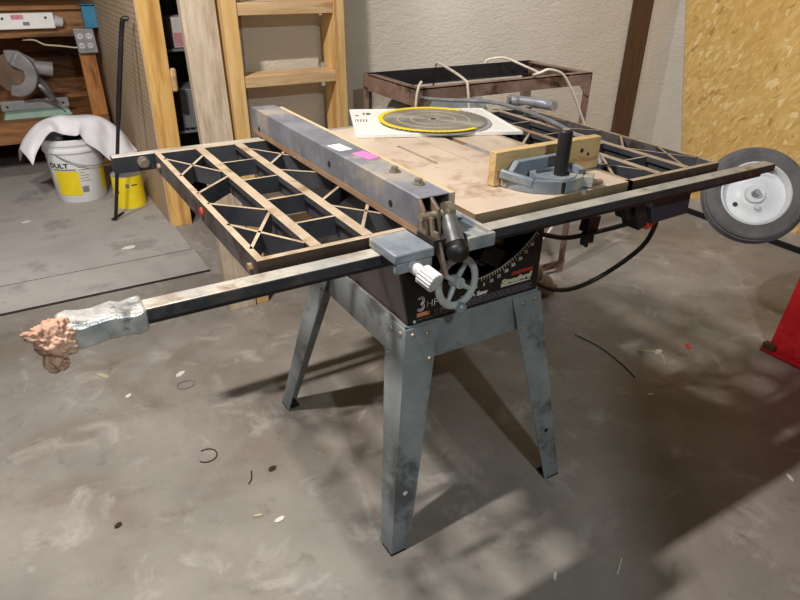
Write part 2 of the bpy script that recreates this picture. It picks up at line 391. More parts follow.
# front rail
b = MB(); b.box((-.575,-.042,.836),(.978,-.010,.8545),'rail','rail_top'); b.box((-.575,-.014,.815),(.978,-.010,.836),'rail')
rail = b.build('front_rail','rail',saw,bevel=.002)
for x in (-.24,.05,.45,.76): b = MB(); b.box((x-.02,-.010,.825),(x+.02,.0,.845)); b.build('rail_bracket','black_metal',saw)
b = MB(); b.box((-.395,.700,.826),(.86,.728,.8645),'rail','rail_top'); br = b.build('rear_rail','rail',saw,bevel=.002)
for x in (-.30,.76): b = MB(); b.box((x,D,.83),(x+.04,.70,.85)); b.build('rail_bracket','black_metal',saw)
b = MB(); b.cyl((-.33,.700,.847),(-.33,.690,.847),.013,n=18); b.cyl((-.33,.690,.847),(-.33,.682,.847),.009,n=6); b.build('rail_bolt','bolt',br)
# padding on the left end of the front rail
b = MB()
pr_ = []
for i in range(9):
    x = -.585+i*.0135; j = lambda: random.uniform(-.0015,.0015)
    hh = .004+.003*math.sin(i*1.7)
    pr_.append([(x+j(),-.050-.002*math.sin(i)+j(),.823+j()),(x+j(),-.004+j(),.823+j()),(x+j(),-.004+j(),.858+hh*.6+j()),(x+j(),-.048+j(),.855+hh*.6+j())])
rings = [[b.bm.verts.new(p) for p in r] for r in pr_]
for i in range(8):
    for k in range(4): b.face([rings[i][k],rings[i][(k+1)%4],rings[i+1][(k+1)%4],rings[i+1][k]])
b.face(rings[0][::-1]); b.face(rings[-1])
o = b.build('tape_wrap','tape',rail,bevel=.005,smooth=R(60)); o['label'] = 'silver tape wrapped round the left end of the rail'
b = MB()
b.sphere((-.590,-.042,.843),.025,'foam',(1.0,1.0,1.0),5); b.sphere((-.604,-.042,.854),.014,'foam',(1.2,1,.8),4); b.sphere((-.596,-.050,.818),.014,'foam',(1,1,1.3),4); b.sphere((-.612,-.045,.858),.008,'foam',(1.2,1,.8),4)
from mathutils import noise
for v in b.bm.verts:
    n = noise.fractal(v.co*110, 1.0, 2.0, 6); n2 = noise.noise(v.co*45+V((3,1,5))); n3 = noise.noise(v.co*260)
    v.co += (v.co-V((-.60,-.042,.842))).normalized()*(n*.006+n2*.007+n3*.002)
o = b.build('foam_stuffing','foam',rail,smooth=R(180)); o['label'] = 'ragged tan foam stuffed in the end of the tape'
# housing
def lerp(a,b_,t): return a+(b_-a)*t
bz, tz = .566, .832; yb = .60
FLb, FLt, FRb, FRt = (.067,.16), (.022,.16), (.436,.16), (.440,.16)
th = .004
b = MB()
b.hexa([(FLb[0],.16,bz),(FLb[0]+th,.16,bz),(FLb[0]+th,yb,bz),(FLb[0],yb,bz),(FLt[0],.16,tz),(FLt[0]+th,.16,tz),(FLt[0]+th,yb,tz),(FLt[0],yb,tz)])
b.hexa([(FRb[0]-th,.16,bz),(FRb[0],.16,bz),(FRb[0],yb,bz),(FRb[0]-th,yb,bz),(FRt[0]-th,.16,tz),(FRt[0],.16,tz),(FRt[0],yb,tz),(FRt[0]-th,yb,tz)])
b.hexa([(FLb[0],yb-th,bz),(FRb[0],yb-th,bz),(FRb[0],yb,bz),(FLb[0],yb,bz),(FLt[0],yb-th,tz),(FRt[0],yb-th,tz),(FRt[0],yb,tz),(FLt[0],yb,tz)])
b.hexa([(FLb[0],.16,bz),(FRb[0],.16,bz),(FRb[0],yb,bz),(FLb[0],yb,bz)]+[(FLb[0],.16,bz+.003),(FRb[0],.16,bz+.003),(FRb[0],yb,bz+.003),(FLb[0],yb,bz+.003)])
hous = b.build('housing','body_side',saw,smooth=0)
arc = [(.075,.688),(.12,.668),(.16,.652),(.20,.642),(.257,.640),(.288,.645),(.316,.653),(.344,.667),(.372,.684),(.396,.704),(.415,.724)]
b = MB()
lo_pts = [(lerp(.067,.436,k/10),bz) for k in range(11)]
A = []; 
poly = [(.0672,bz),(.436,bz),(.4395,.79),(.428,.79)] + [(x,z) for x,z in arc[::-1]] + [(.052,.70),(.047,.70)]
poly = [(.067,bz),(.436,bz),(.4375,.72)] 
# front panel as a strip of quads under the arc
L_ = [(.0462,.700)]+arc+[(.4385,.745)]
Bt = [(.067,bz)]+[(lerp(.075,.43,(x-.075)/(.415-.075)),bz) for x,z in arc]+[(.436,bz)]
def ribbon(lo, up, y0, y1):
    a=[b.bm.verts.new((x,y0,z)) for x,z in lo]; c=[b.bm.verts.new((x,y0,z)) for x,z in up]
    a2=[b.bm.verts.new((x,y1,z)) for x,z in lo]; c2=[b.bm.verts.new((x,y1,z)) for x,z in up]
    for i in range(len(lo)-1):
        b.face([a[i],a[i+1],c[i+1],c[i]]); b.face([a2[i+1],a2[i],c2[i],c2[i+1]]); b.face([c[i],c[i+1],c2[i+1],c2[i]]); b.face([a[i+1],a[i],a2[i],a2[i+1]])
    b.face([a[0],c[0],c2[0],a2[0]]); b.face([a[-1],a2[-1],c2[-1],c[-1]])
ribbon(Bt, L_, .155, .1598)
ribbon([(.0462,.700),(.0225,.83)],[(.075,.700),(.060,.83)],.155,.1598)
ribbon([(.425,.745),(.427,.83)],[(.4385,.745),(.440,.83)],.155,.1598)
ribbon([(.03,.795),(.44,.795)],[(.0225,.83),(.44,.83)],.1552,.1598)
pan = b.build('front_panel','panel',hous,smooth=0); pan['label'] = 'black panel with printed bevel scale'
py = .1548
# interior parts
b = MB(); b.box((.10,.30,.60),(.40,.32,.82)); b.build('inner_plate','dark_in',hous)
b = MB(); b.obox((.345,.22,.645),(.055,.05,.012),(0.3,-.45,.5)); b.build('trunnion','steel',hous,bevel=.002)
b = MB(); b.cyl((.31,.19,.72),(.40,.26,.66),.012); b.build('tilt_rod','rust',hous)
# printing
b = MB()
full = []
for i in range(len(arc)-1):
    for k in range(8):
        t = k/8; x = lerp(arc[i][0],arc[i+1][0],t); z = lerp(arc[i][1],arc[i+1][1],t)
        d = V((arc[i+1][0]-arc[i][0],0,arc[i+1][1]-arc[i][1])).normalized(); nn = V((-d.z,0,d.x))*-1
        full.append((V((x,py,z)),d,nn if nn.z<0 else -nn))
sel = [f for f in full if f[0].x > .23]
for i in range(0,len(sel),2):
    p,d,nn = sel[i]; ln = .012 if (i//2)%5==0 else .008
    q = [p+nn*.003-d*.0007, p+nn*.003+d*.0007, p+nn*(.003+ln)+d*.0007, p+nn*(.003+ln)-d*.0007]
    b.prism([tuple(v) for v in q],(0,-.0004,0))
for i in range(len(sel)-1):
    p,d,nn = sel[i]; p2,d2,nn2 = sel[i+1]
    b.prism([tuple(p+nn*.002),tuple(p2+nn2*.002),tuple(p2+nn2*.0034),tuple(p+nn*.0034)],(0,-.0004,0))
b.build('scale_marks','scale_ink',pan,smooth=0)
nums = ['0','5','10','15','20','25','30','35','40','45']
for i,(x,z) in enumerate([(.250,.618),(.272,.619),(.292,.623),(.313,.630),(.333,.639),(.352,.650),(.372,.661),(.388,.675),(.404,.691)]):
    text('scale_number', nums[i], .011, (x-.004,py,z-.004), (1,0,0), (0,0,1), 'scale_ink', pan, bold=.0004)
# the outlined 3 and the rest of the lettering
b = MB()
def arcpts(cx,cz,r,a0,a1,n=12): return [(cx+r*math.cos(R(lerp(a0,a1,k/n))),py-.0006,cz+r*math.sin(R(lerp(a0,a1,k/n)))) for k in range(n+1)]
for rr in (.0095,.0055):
    b.tube(arcpts(.098,.622,rr,150,-80)+arcpts(.098,.606,rr,80,-150),.0009,6,smooth=0)
b.build('lettering','white',pan)
text('lettering','HP',.026,(.115,py,.600),(1,0,0),(0,0,1),'white',pan,bold=-.0006)
text('lettering','Table Saw',.015,(.205,py,.594),(1,0,0),(0,0,1),'white',pan,bold=.0006,width=.078)
text('lettering','CRAFTSMAN',.011,(.352,py,.622),(1,0,.03),(0,0,1),'red_ink',pan,bold=.0004,width=.064)
text('lettering','Standard',.020,(.322,py,.602),(1,0,.03),(0,0,1),'scale_ink',pan,bold=.0012,shear=.2,width=.095)
b = MB(); b.box((.322,py-.0006,.598),(.412,py,.6005)); b.build('lettering','white',pan,smooth=0)
b = MB(); b.box((.089,py-.0006,.582),(.122,py,.592)); b.build('orange_label','orange_ink',pan,smooth=0)
b = MB()
for r_ in range(4):
    x = .135 if r_ < 3 else .09
    z = .588-r_*.0045
    while x < .425:
        w = random.uniform(.006,.02)
        if x+w > .425: break
        b.box((x,py-.0004,z),(x+w,py,z+.0013)); x += w+.003
b.build('fine_print','grey_text',pan,smooth=0)
b = MB(); b.cyl((.082,.155,.574),(.082,.152,.574),.0035,n=10); b.build('panel_screw','white',pan)
# handwheel
hw = V((.154,.104,.676)); ax = V((.12,-1,.10)).normalized(); u, w_ = basis(ax)
b = MB(); pts = [hw+(u*math.cos(t)+w_*math.sin(t))*.052 for t in [2*math.pi*k/36 for k in range(36)]]
rr = .0085
ringv = []
for k in range(36):
    t = 2*math.pi*k/36; e = u*math.cos(t)+w_*math.sin(t)
    ringv.append([b.bm.verts.new(hw+e*(.052+rr*math.cos(q))+ax*rr*.8*math.sin(q)) for q in [2*math.pi*j/10 for j in range(10)]])
for k in range(36):
    for j in range(10): b.face([ringv[k][j],ringv[(k+1)%36][j],ringv[(k+1)%36][(j+1)%10],ringv[k][(j+1)%10]])
hwo = b.build('handwheel','wheelgrey',saw)
for k in range(4):
    t = R(35+90*k); e = u*math.cos(t)+w_*math.sin(t); b = MB()
    b.cyl(hw-ax*.004+e*.008, hw+e*.047, .0065, .0048, 10); b.build('spoke','wheelgrey',hwo)
b = MB(); b.cyl(hw-ax*.012,hw+ax*.012,.014,.012,20); b.cyl(hw+ax*.012,hw+ax*.017,.006,n=6); b.build('hub','wheelgrey',hwo)
b = MB(); b.cyl(hw,hw+V((0,.10,0)),.006); b.build('shaft','dark_in',hwo)
kn = hw+V((.005,-.012,-.058)); b = MB(); b.sphere(kn,.0135,None,(1,1,1),3); b.build('knob','tank',hwo)
# stand
stand_mb = MB()
b = MB()
zs0, zs1 = .487, .566
def skirt(p, q, n):
    b = MB(); n = V(n)*.003
    P = [V((*p,0)),V((*q,0))]
    d = 0.012
    b.hexa([tuple(V((p[0],p[1],zs0-d*0))+V((0,0,0))), (q[0],q[1],zs0), tuple(V((q[0],q[1],zs0))-n), tuple(V((p[0],p[1],zs0))-n),
            (p[0],p[1],zs1),(q[0],q[1],zs1),tuple(V((q[0],q[1],zs1))-n),tuple(V((p[0],p[1],zs1))-n)])
    return b.build('stand_skirt','stand',saw,smooth=0)
K = dict(FL=(.060,.152),FR=(.444,.152),BL=(.060,.608),BR=(.444,.608))
zs0 = .466
skirt(K['FL'],K['FR'],(0,-1,0)); skirt(K['BL'],K['BR'],(0,1,0)); skirt(K['FL'],K['BL'],(-1,0,0)); skirt(K['FR'],K['BR'],(1,0,0))
foot = dict(FL=(-.030,.052),FR=(.520,.058),BL=(-.030,.748),BR=(.532,.748))
for key in ('FL','FR','BL','BR'):
    k = K[key]; f = foot[key]; sx = -1 if key[1]=='L' else 1; sy = -1 if key[0]=='F' else 1
    top_ = V((k[0]+sx*.003,k[1]+sy*.003,.560)); bot = V((f[0],f[1],.003)); b = MB()
    wt, wb, th = .088, .050, .0035
    b.hexa([bot, bot+V((-sx*wb,0,0)), bot+V((-sx*wb,-sy*th,0)), bot+V((0,-sy*th,0)), top_, top_+V((-sx*wt,0,0)), top_+V((-sx*wt,-sy*th,0)), top_+V((0,-sy*th,0))])
    b.hexa([bot+V((0,-sy*th,0)), bot+V((-sx*th,-sy*th,0)), bot+V((-sx*th,-sy*wb,0)), bot+V((0,-sy*wb,0)), top_+V((0,-sy*th,0)), top_+V((-sx*th,-sy*th,0)), top_+V((-sx*th,-sy*wt,0)), top_+V((0,-sy*wt,0))])
    leg = b.build('stand_leg','stand',saw,smooth=0)
    for (du,z) in ((.020,.545),(.058,.540),(.070,.478)):
        p = top_.lerp(bot,(top_.z-z)/(top_.z-bot.z))
        c = MB(); q = p+V((-sx*du,0,0)); c.sphere(q+V((0,sy*.001,0)),.0065,None,(1,.6,1),2); c.build('bolt','bolt',leg)
        c = MB(); q = p+V((0,-sy*du,0)); c.sphere(q+V((sx*.001,0,0)),.0065,None,(.6,1,1),2); c.build('bolt','bolt',leg)
    p = top_.lerp(bot,.72); c = MB(); c.cyl(p+V((-sx*.028,0,0)),p+V((-sx*.028,sy*.0012,0)),.006,n=14); c.build('leg_hole','flake' if key=='FL' else 'dark_in',leg)
    b = MB(); b.box((min(f[0],f[0]-sx*.042),min(f[1],f[1]-sy*.042),0),(max(f[0],f[0]-sx*.042),max(f[1],f[1]-sy*.042),.006)); b.build('foot_plate','dark_in',leg)
# motor behind, switch box and cords
b = MB(); b.cyl((.50,.56,.66),(.50,.80,.66),.072,n=28); b.cyl((.50,.80,.66),(.50,.82,.66),.060,.045,28); b.build('motor','wing_iron',saw,bevel=.003)
b = MB(); b.box((.44,.60,.64),(.5,.66,.70)); b.build('motor_mount','black_metal',saw)
b = MB(); b.hexa([(.645,.02,.742),(.77,.02,.745),(.77,.085,.745),(.645,.085,.742),(.620,.02,.822),(.765,.02,.822),(.765,.085,.822),(.620,.085,.822)]); sb = b.build('switch_box','blue_switch',saw,bevel=.004)
b = MB(); b.obox((.600,.045,.778),(.030,.05,.085),(0,-.35,0)); b.obox((.566,.05,.790),(.016,.04,.06),(0,-.4,0)); b.build('switch_plate','black_metal',sb,bevel=.003)
b = MB(); b.obox((.665,.05,.735),(.045,.03,.018),(0,-.2,.2)); b.build('switch_button','red_ink',sb,bevel=.003)
b = MB(); b.tube([(.44,.25,.664),(.52,.25,.658),(.62,.25,.628),(.72,.22,.640),(.70,.12,.700),(.66,.06,.735)],.0065); b.build('power_cord','black',saw)
b = MB(); b.tube([(.43,.27,.560),(.50,.25,.535),(.585,.25,.484),(.683,.25,.462),(.78,.23,.495),(.80,.15,.60),(.74,.08,.70),(.70,.06,.742)],.0065); b.build('power_cord','black',saw)
b = MB(); b.obox((.70,.25,.655),(.05,.03,.045),(0,.2,.2)); b.cyl((.69,.25,.63),(.69,.25,.595),.012); b.obox((.715,.25,.62),(.012,.01,.05),(0,0,0)); b.obox((.698,.25,.605),(.008,.01,.04),(0,0,0)); 
b.tube([(.70,.25,.67),(.71,.22,.75),(.72,.19,.822)],.006)
b.build('hanging_plug','black_metal',saw,bevel=.002)

# ------------------------------------------------------------------ rip fence
fx0, fx1, fz0, fz1 = -.040, .022, .8715, .936
fen = thing('rip_fence', (0,-.03,H), 'long grey steel rip fence clamped across the left of the saw top', 'rip fence')
b = MB()
b.box((fx0,-.035,fz0+.012),(fx0+.003,.755,fz1)); b.box((fx1-.003,-.035,fz0+.012),(fx1,.755,fz1)); b.box((fx0+.003,-.035,fz1-.003),(fx1-.003,.755,fz1)); b.box((fx0+.003,.752,fz0+.012),(fx1-.003,.755,fz1-.003))
b.build('fence_body','fence',fen,bevel=.0015)
b = MB(); b.box((fx0-.0005,-.035,fz0),(fx1,.755,fz0+.012)); o = b.build('fence_base','rust',fen); o['label'] = 'rusty lower edge of the fence'
b = MB(); b.box((fx1,-.028,fz0),(fx1+.016,.74,fz1-.004)); o = b.build('wood_facing','fence_wood',fen,bevel=.001); o['label'] = 'tan wooden facing strip'
for (y,z) in ((.709,.889),(.30,.905),(.054,.899)):
    b = MB(); b.cyl((fx0-.0006,y,z),(fx0+.001,y,z),.0065,n=12); b.build('screw_hole','dark_in',fen)
for y in (.105,.025):
    b = MB(); b.cyl((-.002,y,fz1),(-.002,y,fz1+.003),.010,n=20); b.cyl((-.002,y,fz1+.003),(-.002,y,fz1+.010),.0075,n=6); b.build('fence_bolt','bolt',fen)
b = MB(); b.obox((.004,.225,fz1+.0003),(.030,.055,.0006),(0,0,.2)); o = b.build('pink_mark','pink',fen); o['label'] = 'pink marker smear on top'
b = MB(); b.obox((-.016,.300,fz1+.0003),(.03,.05,.0005),(0,0,.1)); b.build('white_paint_smear','flake',fen)
# head on the rail: a T of two plates with a hollow right side
b = MB()
b.box((-.116,-.090,.8550),(fx0-.002,-.004,.872)); b.box((-.113,-.088,.836),(fx0-.004,-.078,.8550))
o = b.build('clamp_head','head',fen,bevel=.003)
b = MB(); b.box((fx1+.001,-.086,.8550),(.078,-.004,.868)); b.box((fx1+.001,-.092,.850),(.080,-.084,.874)); b.box((.073,-.084,.8550),(.080,-.001,.8765)); b.box((.073,-.001,.8705),(.080,.055,.8765)); b.box((.022,-.004,.8705),(.078,.055,.8735))
b.build('clamp_head','head',fen,bevel=.0015)
b = MB(); b.box((fx0-.002,-.086,.8550),(fx1,-.036,.880)); b.build('clamp_core','dark_in',fen)
b = MB(); b.hexa([(fx0,-.062,.868),(fx0+.006,-.062,.868),(fx0+.006,-.035,.868),(fx0,-.035,.868),(fx0,-.052,.915),(fx0+.006,-.052,.915),(fx0+.006,-.035,.934),(fx0,-.035,.934)])
b.hexa([(fx0+.022,-.066,.868),(fx0+.028,-.066,.868),(fx0+.028,-.035,.868),(fx0+.022,-.035,.868),(fx0+.022,-.058,.920),(fx0+.028,-.058,.920),(fx0+.028,-.035,.934),(fx0+.022,-.035,.934)])
b.build('lever_bracket','lug',fen,bevel=.001)
b = MB(); b.cyl((fx0-.006,-.050,.908),(fx0+.036,-.050,.908),.007,n=12); b.cyl((.000,-.052,.912),(.012,-.052,.912),.0155,n=20); b.build('lever_pivot','bolt',fen)
b = MB(); b.cyl((.002,-.060,.905),(-.004,-.092,.872),.0125,.0165,20); lv = b.build('clamp_lever','steel_dull',fen)
b = MB(); b.hexa([(-.034,-.075,.868),(-.030,-.075,.868),(-.030,-.06,.868),(-.034,-.06,.868),(-.034,-.066,.91),(-.030,-.066,.91),(-.030,-.05,.91),(-.034,-.05,.91)]);
b.hexa([(-.030,-.108,.825),(-.025,-.108,.825),(-.025,-.098,.825),(-.030,-.098,.825),(-.034,-.080,.89),(-.029,-.080,.89),(-.029,-.06,.89),(-.034,-.06,.89)]); b.build('lever_edge','lug',fen)
b = MB(); b.cyl((-.004,-.092,.872),(-.005,-.101,.861),.0175,.0180,24); b.sphere((-.005,-.101,.861),.0192,None,(1,1,1),3); o = b.build('lever_grip','black',lv); o['label'] = 'black plastic end cap'
# micro adjust knob, white ribbed
k0 = V((-.084,-.075,.849)); kd = V((.27,-.92,-.28)).normalized()
b = MB(); b.cyl(k0-kd*.01,k0+kd*.003,.0155,n=24); b.build('knob_collar','bolt',fen)
b = MB(); b.cyl(k0,k0+kd*.036,.0105,.0105,24)
kn_ = b.build('adjusting_knob','white_plastic',fen); kn_['label'] = 'white ribbed adjusting knob'
b = MB(); uu, ww = basis(kd); n = 36; a_ = k0+kd*.034; c_ = k0+kd*.062
A = [b.bm.verts.new(a_+(uu*math.cos(2*math.pi*i/n)+ww*math.sin(2*math.pi*i/n))*(.0168 if i%2 else .0150)) for i in range(n)]
B = [b.bm.verts.new(c_+(uu*math.cos(2*math.pi*i/n)+ww*math.sin(2*math.pi*i/n))*(.0168 if i%2 else .0150)) for i in range(n)]
for i in range(n): b.face([A[i],A[(i+1)%n],B[(i+1)%n],B[i]])
b.face(A[::-1]); b.face(B); b.build('ribbed_grip','white_plastic',kn_,smooth=R(20))
b = MB(); b.cyl(c_,c_+kd*.0015,.0125,n=24); b.build('knob_face','wheelgrey',kn_)

# ------------------------------------------------------------------ mitre gauge
mg = thing('miter_gauge', (.36,.06,H), 'grey half-round miter gauge with black upright handle at right of the table', 'miter gauge')
b = MB()
cx, cy, rO = .345, .100, .092
outer = [(cx+rO*math.cos(R(a)),cy+rO*math.sin(R(a))*1.0) for a in range(180,361,9)]
# flat base of the half disc
poly = [(x,y,.8712) for x,y in outer]; b.prism(poly[::-1],(0,0,.010))
b.build('protractor_base','head',mg,bevel=.001)
b = MB(); b.lathe([(rO-.008,.010),(rO+.002,.010),(rO+.002,.026),(rO-.008,.026),(rO-.008,.010)],(cx,cy,.8712-.010+.0),(0,0,1),28,None,math.pi,2*math.pi) if False else None
rim = MB(); pts_o = [(cx+(rO+.002)*math.cos(R(a)),cy+(rO+.002)*math.sin(R(a))) for a in range(180,361,6)]; pts_i = [(cx+(rO-.010)*math.cos(R(a)),cy+(rO-.010)*math.sin(R(a))) for a in range(180,361,6)]
z0,z1 = .8712,.896
v0=[rim.bm.verts.new((*p,z0)) for p in pts_o]; v1=[rim.bm.verts.new((*p,z1)) for p in pts_o]; w0=[rim.bm.verts.new((*p,z0)) for p in pts_i]; w1=[rim.bm.verts.new((*p,z1)) for p in pts_i]
for i in range(len(v0)-1):
    rim.face([v0[i],v0[i+1],v1[i+1],v1[i]]); rim.face([w0[i+1],w0[i],w1[i],w1[i+1]]); rim.face([v1[i],v1[i+1],w1[i+1],w1[i]])
rim.face([v0[0],v1[0],w1[0],w0[0]]); rim.face([v0[-1],w0[-1],w1[-1],v1[-1]])
rim.build('protractor_rim','head',mg)
b = MB(); b.box((cx-.098,.088,.8712),(cx+.098,.105,.885)); b.box((cx-.068,.090,.885),(cx+.075,.105,.921)); b.hexa([(cx-.098,.088,.885),(cx-.068,.088,.885),(cx-.068,.105,.885),(cx-.098,.105,.885),(cx-.094,.088,.890),(cx-.068,.088,.921),(cx-.068,.105,.921),(cx-.094,.105,.890)])
b.build('gauge_fence','head',mg,bevel=.002)
b = MB(); b.obox((cx-.086,.070,.895),(.012,.07,.018),(.15,0,.55)); b.build('gauge_brace','head',mg,bevel=.003)
b = MB(); b.lathe([(.034,0),(.046,0),(.046,.006),(.034,.006),(.034,0)],(cx-.005,.055,.893),(0,0,1),32); b.build('pivot_ring','head',mg)
b = MB(); b.box((cx-.045,.02,.884),(cx+.045,.08,.893)); b.build('pointer_plate','head',mg,bevel=.002)
b = MB(); b.box((cx-.022,.0045,.873),(cx-.016,.0095,.893)); b.build('index_mark','black',mg)
b = MB(); b.obox((cx+.058,.018,.884),(.026,.024,.024),(0,0,.7)); b.build('stop_lug','head',mg,bevel=.002)
b = MB(); b.cyl((cx+.062,.012,.882),(cx+.088,.008,.880),.0055,n=12); b.build('stop_screw','rust',mg)
b = MB(); b.cyl((cx+.014,.052,.893),(cx+.014,.052,.980),.0135,.0142,24); b.cyl((cx+.014,.052,.980),(cx+.014,.052,.984),.0142,.010,24); o = b.build('handle','black_metal',mg); o['label'] = 'black cylinder handle'
b = MB(); b.cyl((cx+.014,.052,.984),(cx+.014,.052,.985),.008,n=16); b.build('handle_cap','steel',o)
b = MB(); b.box((.3724,.003,.8612),(.3908,.40,.8712)); b.build('guide_bar','steel',mg)
b = MB(); b.box((.232,.1062,.8712),(.525,.127,.940)); o = b.build('wood_face','gaugewood',mg,bevel=.001); o['label'] = 'tan wood board screwed to the gauge'
b = MB(); b.cyl((.47,.1055,.915),(.47,.108,.915),.005,n=10); b.cyl((.49,.1055,.905),(.49,.108,.905),.004,n=10); b.build('board_hole','dark_in',o)

# ------------------------------------------------------------------ packaged saw blade
rot = R(-28); pc = V((.410,.64,H))
pk = thing('saw_blade_package', pc, 'round saw blade in yellow-edged white pack lying on the saw table', 'saw blade')
def P2(u,v,z=0):  # plan coordinates in the pack
    return V((pc.x+u*math.cos(rot)-v*math.sin(rot), pc.y+u*math.sin(rot)+v*math.cos(rot), H+z))
corners = [(.167,.579),(.575,.414),(.660,.700),(.292,.860)]
b = MB(); zc = .0012
cc = [V((x,y,0)) for x,y in corners]; cen = sum(cc,V((0,0,0)))/4
def ring_(k,z): return [b.bm.verts.new((cen.x+(p.x-cen.x)*k,cen.y+(p.y-cen.y)*k,H+z)) for p in cc]
r0, r1, r2, r3 = ring_(1.0,.001), ring_(1.0,.009), ring_(.965,.0095), ring_(.965,.0075)
for a,c in ((r0,r1),(r1,r2),(r2,r3)):
    for i in range(4): b.face([a[i],a[(i+1)%4],c[(i+1)%4],c[i]])
b.face(r0[::-1]); b.face(r3)
tray = b.build('backing_card','card',pk,smooth=0)
bc = V((.430,.622,H+.0105)); br_ = .149
b = MB(); b.lathe([(.0,.0),(.150,.0),(.150,.003),(.0,.003)],(bc.x+.006,bc.y-.01,H+.0076),(0,0,1),64); b.build('ring_shadow','plate',tray)  # grey disc set off-centre, painting the ring's shadow onto the card
b = MB(); n = 60; prev = None; vs = []
for i in range(n):
    a = 2*math.pi*i/n; vs.append((br_-.008, a)); vs.append((br_, a+.01)); vs.append((br_-.001, a+2*math.pi/n*.55)); vs.append((br_-.008,a+2*math.pi/n*.7))
b.prism([(bc.x+r*math.cos(a),bc.y+r*math.sin(a),bc.z+.0012) for r,a in vs],(0,0,.0022))
bl = b.build('blade','blade',pk,smooth=0)
for rr_ in (.100,.062):
    b = MB(); b.lathe([(rr_-.0008,0),(rr_+.0008,0),(rr_+.0008,.0004),(rr_-.0008,.0004),(rr_-.0008,0)],(bc.x,bc.y,bc.z+.0034),(0,0,1),60); b.build('etched_ring','scale_ink',bl)
b = MB(); b.lathe([(.0,0),(.018,0),(.018,.0008),(0,.0008)],(bc.x,bc.y,bc.z+.0034),(0,0,1),30); b.build('arbor_washer','steel',bl)
b = MB(); b.cyl((bc.x,bc.y,bc.z+.0042),(bc.x,bc.y,bc.z+.0048),.0079,n=20); b.build('arbor_hole','dark_in',bl)
b = MB()
b.lathe([(br_-.010,.0030),(br_+.003,.0030),(br_+.004,.0048),(br_-.009,.0048),(br_-.010,.0030)],(bc.x,bc.y,bc.z+.0008),(0,0,1),60,None,R(255),R(255+262))
yg = b.build('tooth_guard','yellow',pk); yg['label'] = 'yellow ring over the blade teeth'
for (u_,v_,s_) in ((-.185,.06,.012),(-.19,-.045,.010)):
    p = P2(u_,v_,.0078); b = MB(); b.cyl(p,p+V((0,0,.0005)),s_*.45,n=8); b.build('printed_mark','black_ink',tray)
b = MB()
for i in range(5):
    p = P2(-.19+.008*i,.0,.0079); b = MB(); b.obox(p,(.004,.030,.0004),(0,0,rot)); b.build('printed_mark','grey_text',tray,smooth=0)
text('printed_mark','10',.026,P2(-.168,.075,.0081),(math.cos(rot),math.sin(rot),0),(-math.sin(rot),math.cos(rot),0),'black_ink',tray,bold=.001)

# ------------------------------------------------------------------ grey cable lying over the right wing
b = MB(); b.tube([(.60,.94,.872),(.622,.86,.878),(.70,.72,.890),(.720,.62,.888),(.723,.556,.886),(.707,.436,.882),(.682,.334,.8765),(.640,.240,.8765),(.600,.175,.872),(.588,.150,.858)],.0058,10)
tag(b.build('power_cable','grey_cord'), 'grey cable lying across the right webbed wing of the saw','cable')

# ------------------------------------------------------------------ rusty frame behind the saw
fr = thing('steel_frame', (1.03,1.22,0), 'rusty angle-iron frame stand behind the saw against the wall', 'frame')
xa, xb, ya, yb2, zf = .635, 1.470, 1.03, 1.41, .882
b = MB(); b.box((xa,ya,zf-.045),(xb,ya+.004,zf)); b.box((xa,ya,zf-.004),(xb,ya+.035,zf)); b.build('front_top_rail','grating_rust',fr)
b = MB(); b.box((xa,yb2-.004,zf-.055),(xb,yb2,zf)); b.box((xa,yb2-.035,zf-.055),(xb,yb2,zf-.051)); b.build('back_top_rail','black_metal',fr)
for x in (xa,xb-.004):
    b = MB(); b.box((x,ya,zf-.060),(x+.004,yb2,zf)); x2 = x if x==xa else xb-.035; b.box((x2,ya+.0352,zf-.0042),(x2+.035,yb2-.036,zf-.0002)); b.build('end_rail','grating_rust',fr)
for x,y,sx,sy in ((xa,ya,1,1),(xb,ya,-1,1),(xa,yb2,1,-1),(xb,yb2,-1,-1)):
    b = MB(); x1 = x+sx*.034; y1 = y+sy*.034
    b.box((min(x,x1),min(y,y+sy*.004),0),(max(x,x1),max(y,y+sy*.004),zf-.046)); b.box((min(x,x+sx*.004),min(y+sy*.005,y1),0),(max(x,x+sx*.004),max(y+sy*.005,y1),zf-.061)); b.build('leg','grating_rust',fr)
b = MB(); b.box((xa,ya-.004,.03),(xb,ya,.065)); b.build('lower_rail','grating_rust',fr)
b = MB(); b.box((xa,yb2,.03),(xb,yb2+.004,.065)); b.build('lower_rail','grating_rust',fr)
for s_,x in ((1,xa+.004),(-1,xb-.004)):
    b = MB(); b.prism([(x,ya-.001,zf-.045),(x+s_*.06,ya-.001,zf-.045),(x+s_*.03,ya-.001,zf-.080),(x,ya-.001,zf-.095)],(0,-.003,0)); b.build('gusset','grating_rust',fr)
b = MB(); b.box((xa+.004,ya+.03,.40),(xb-.004,yb2-.03,.412)); b.build('shelf','dark_in',fr)
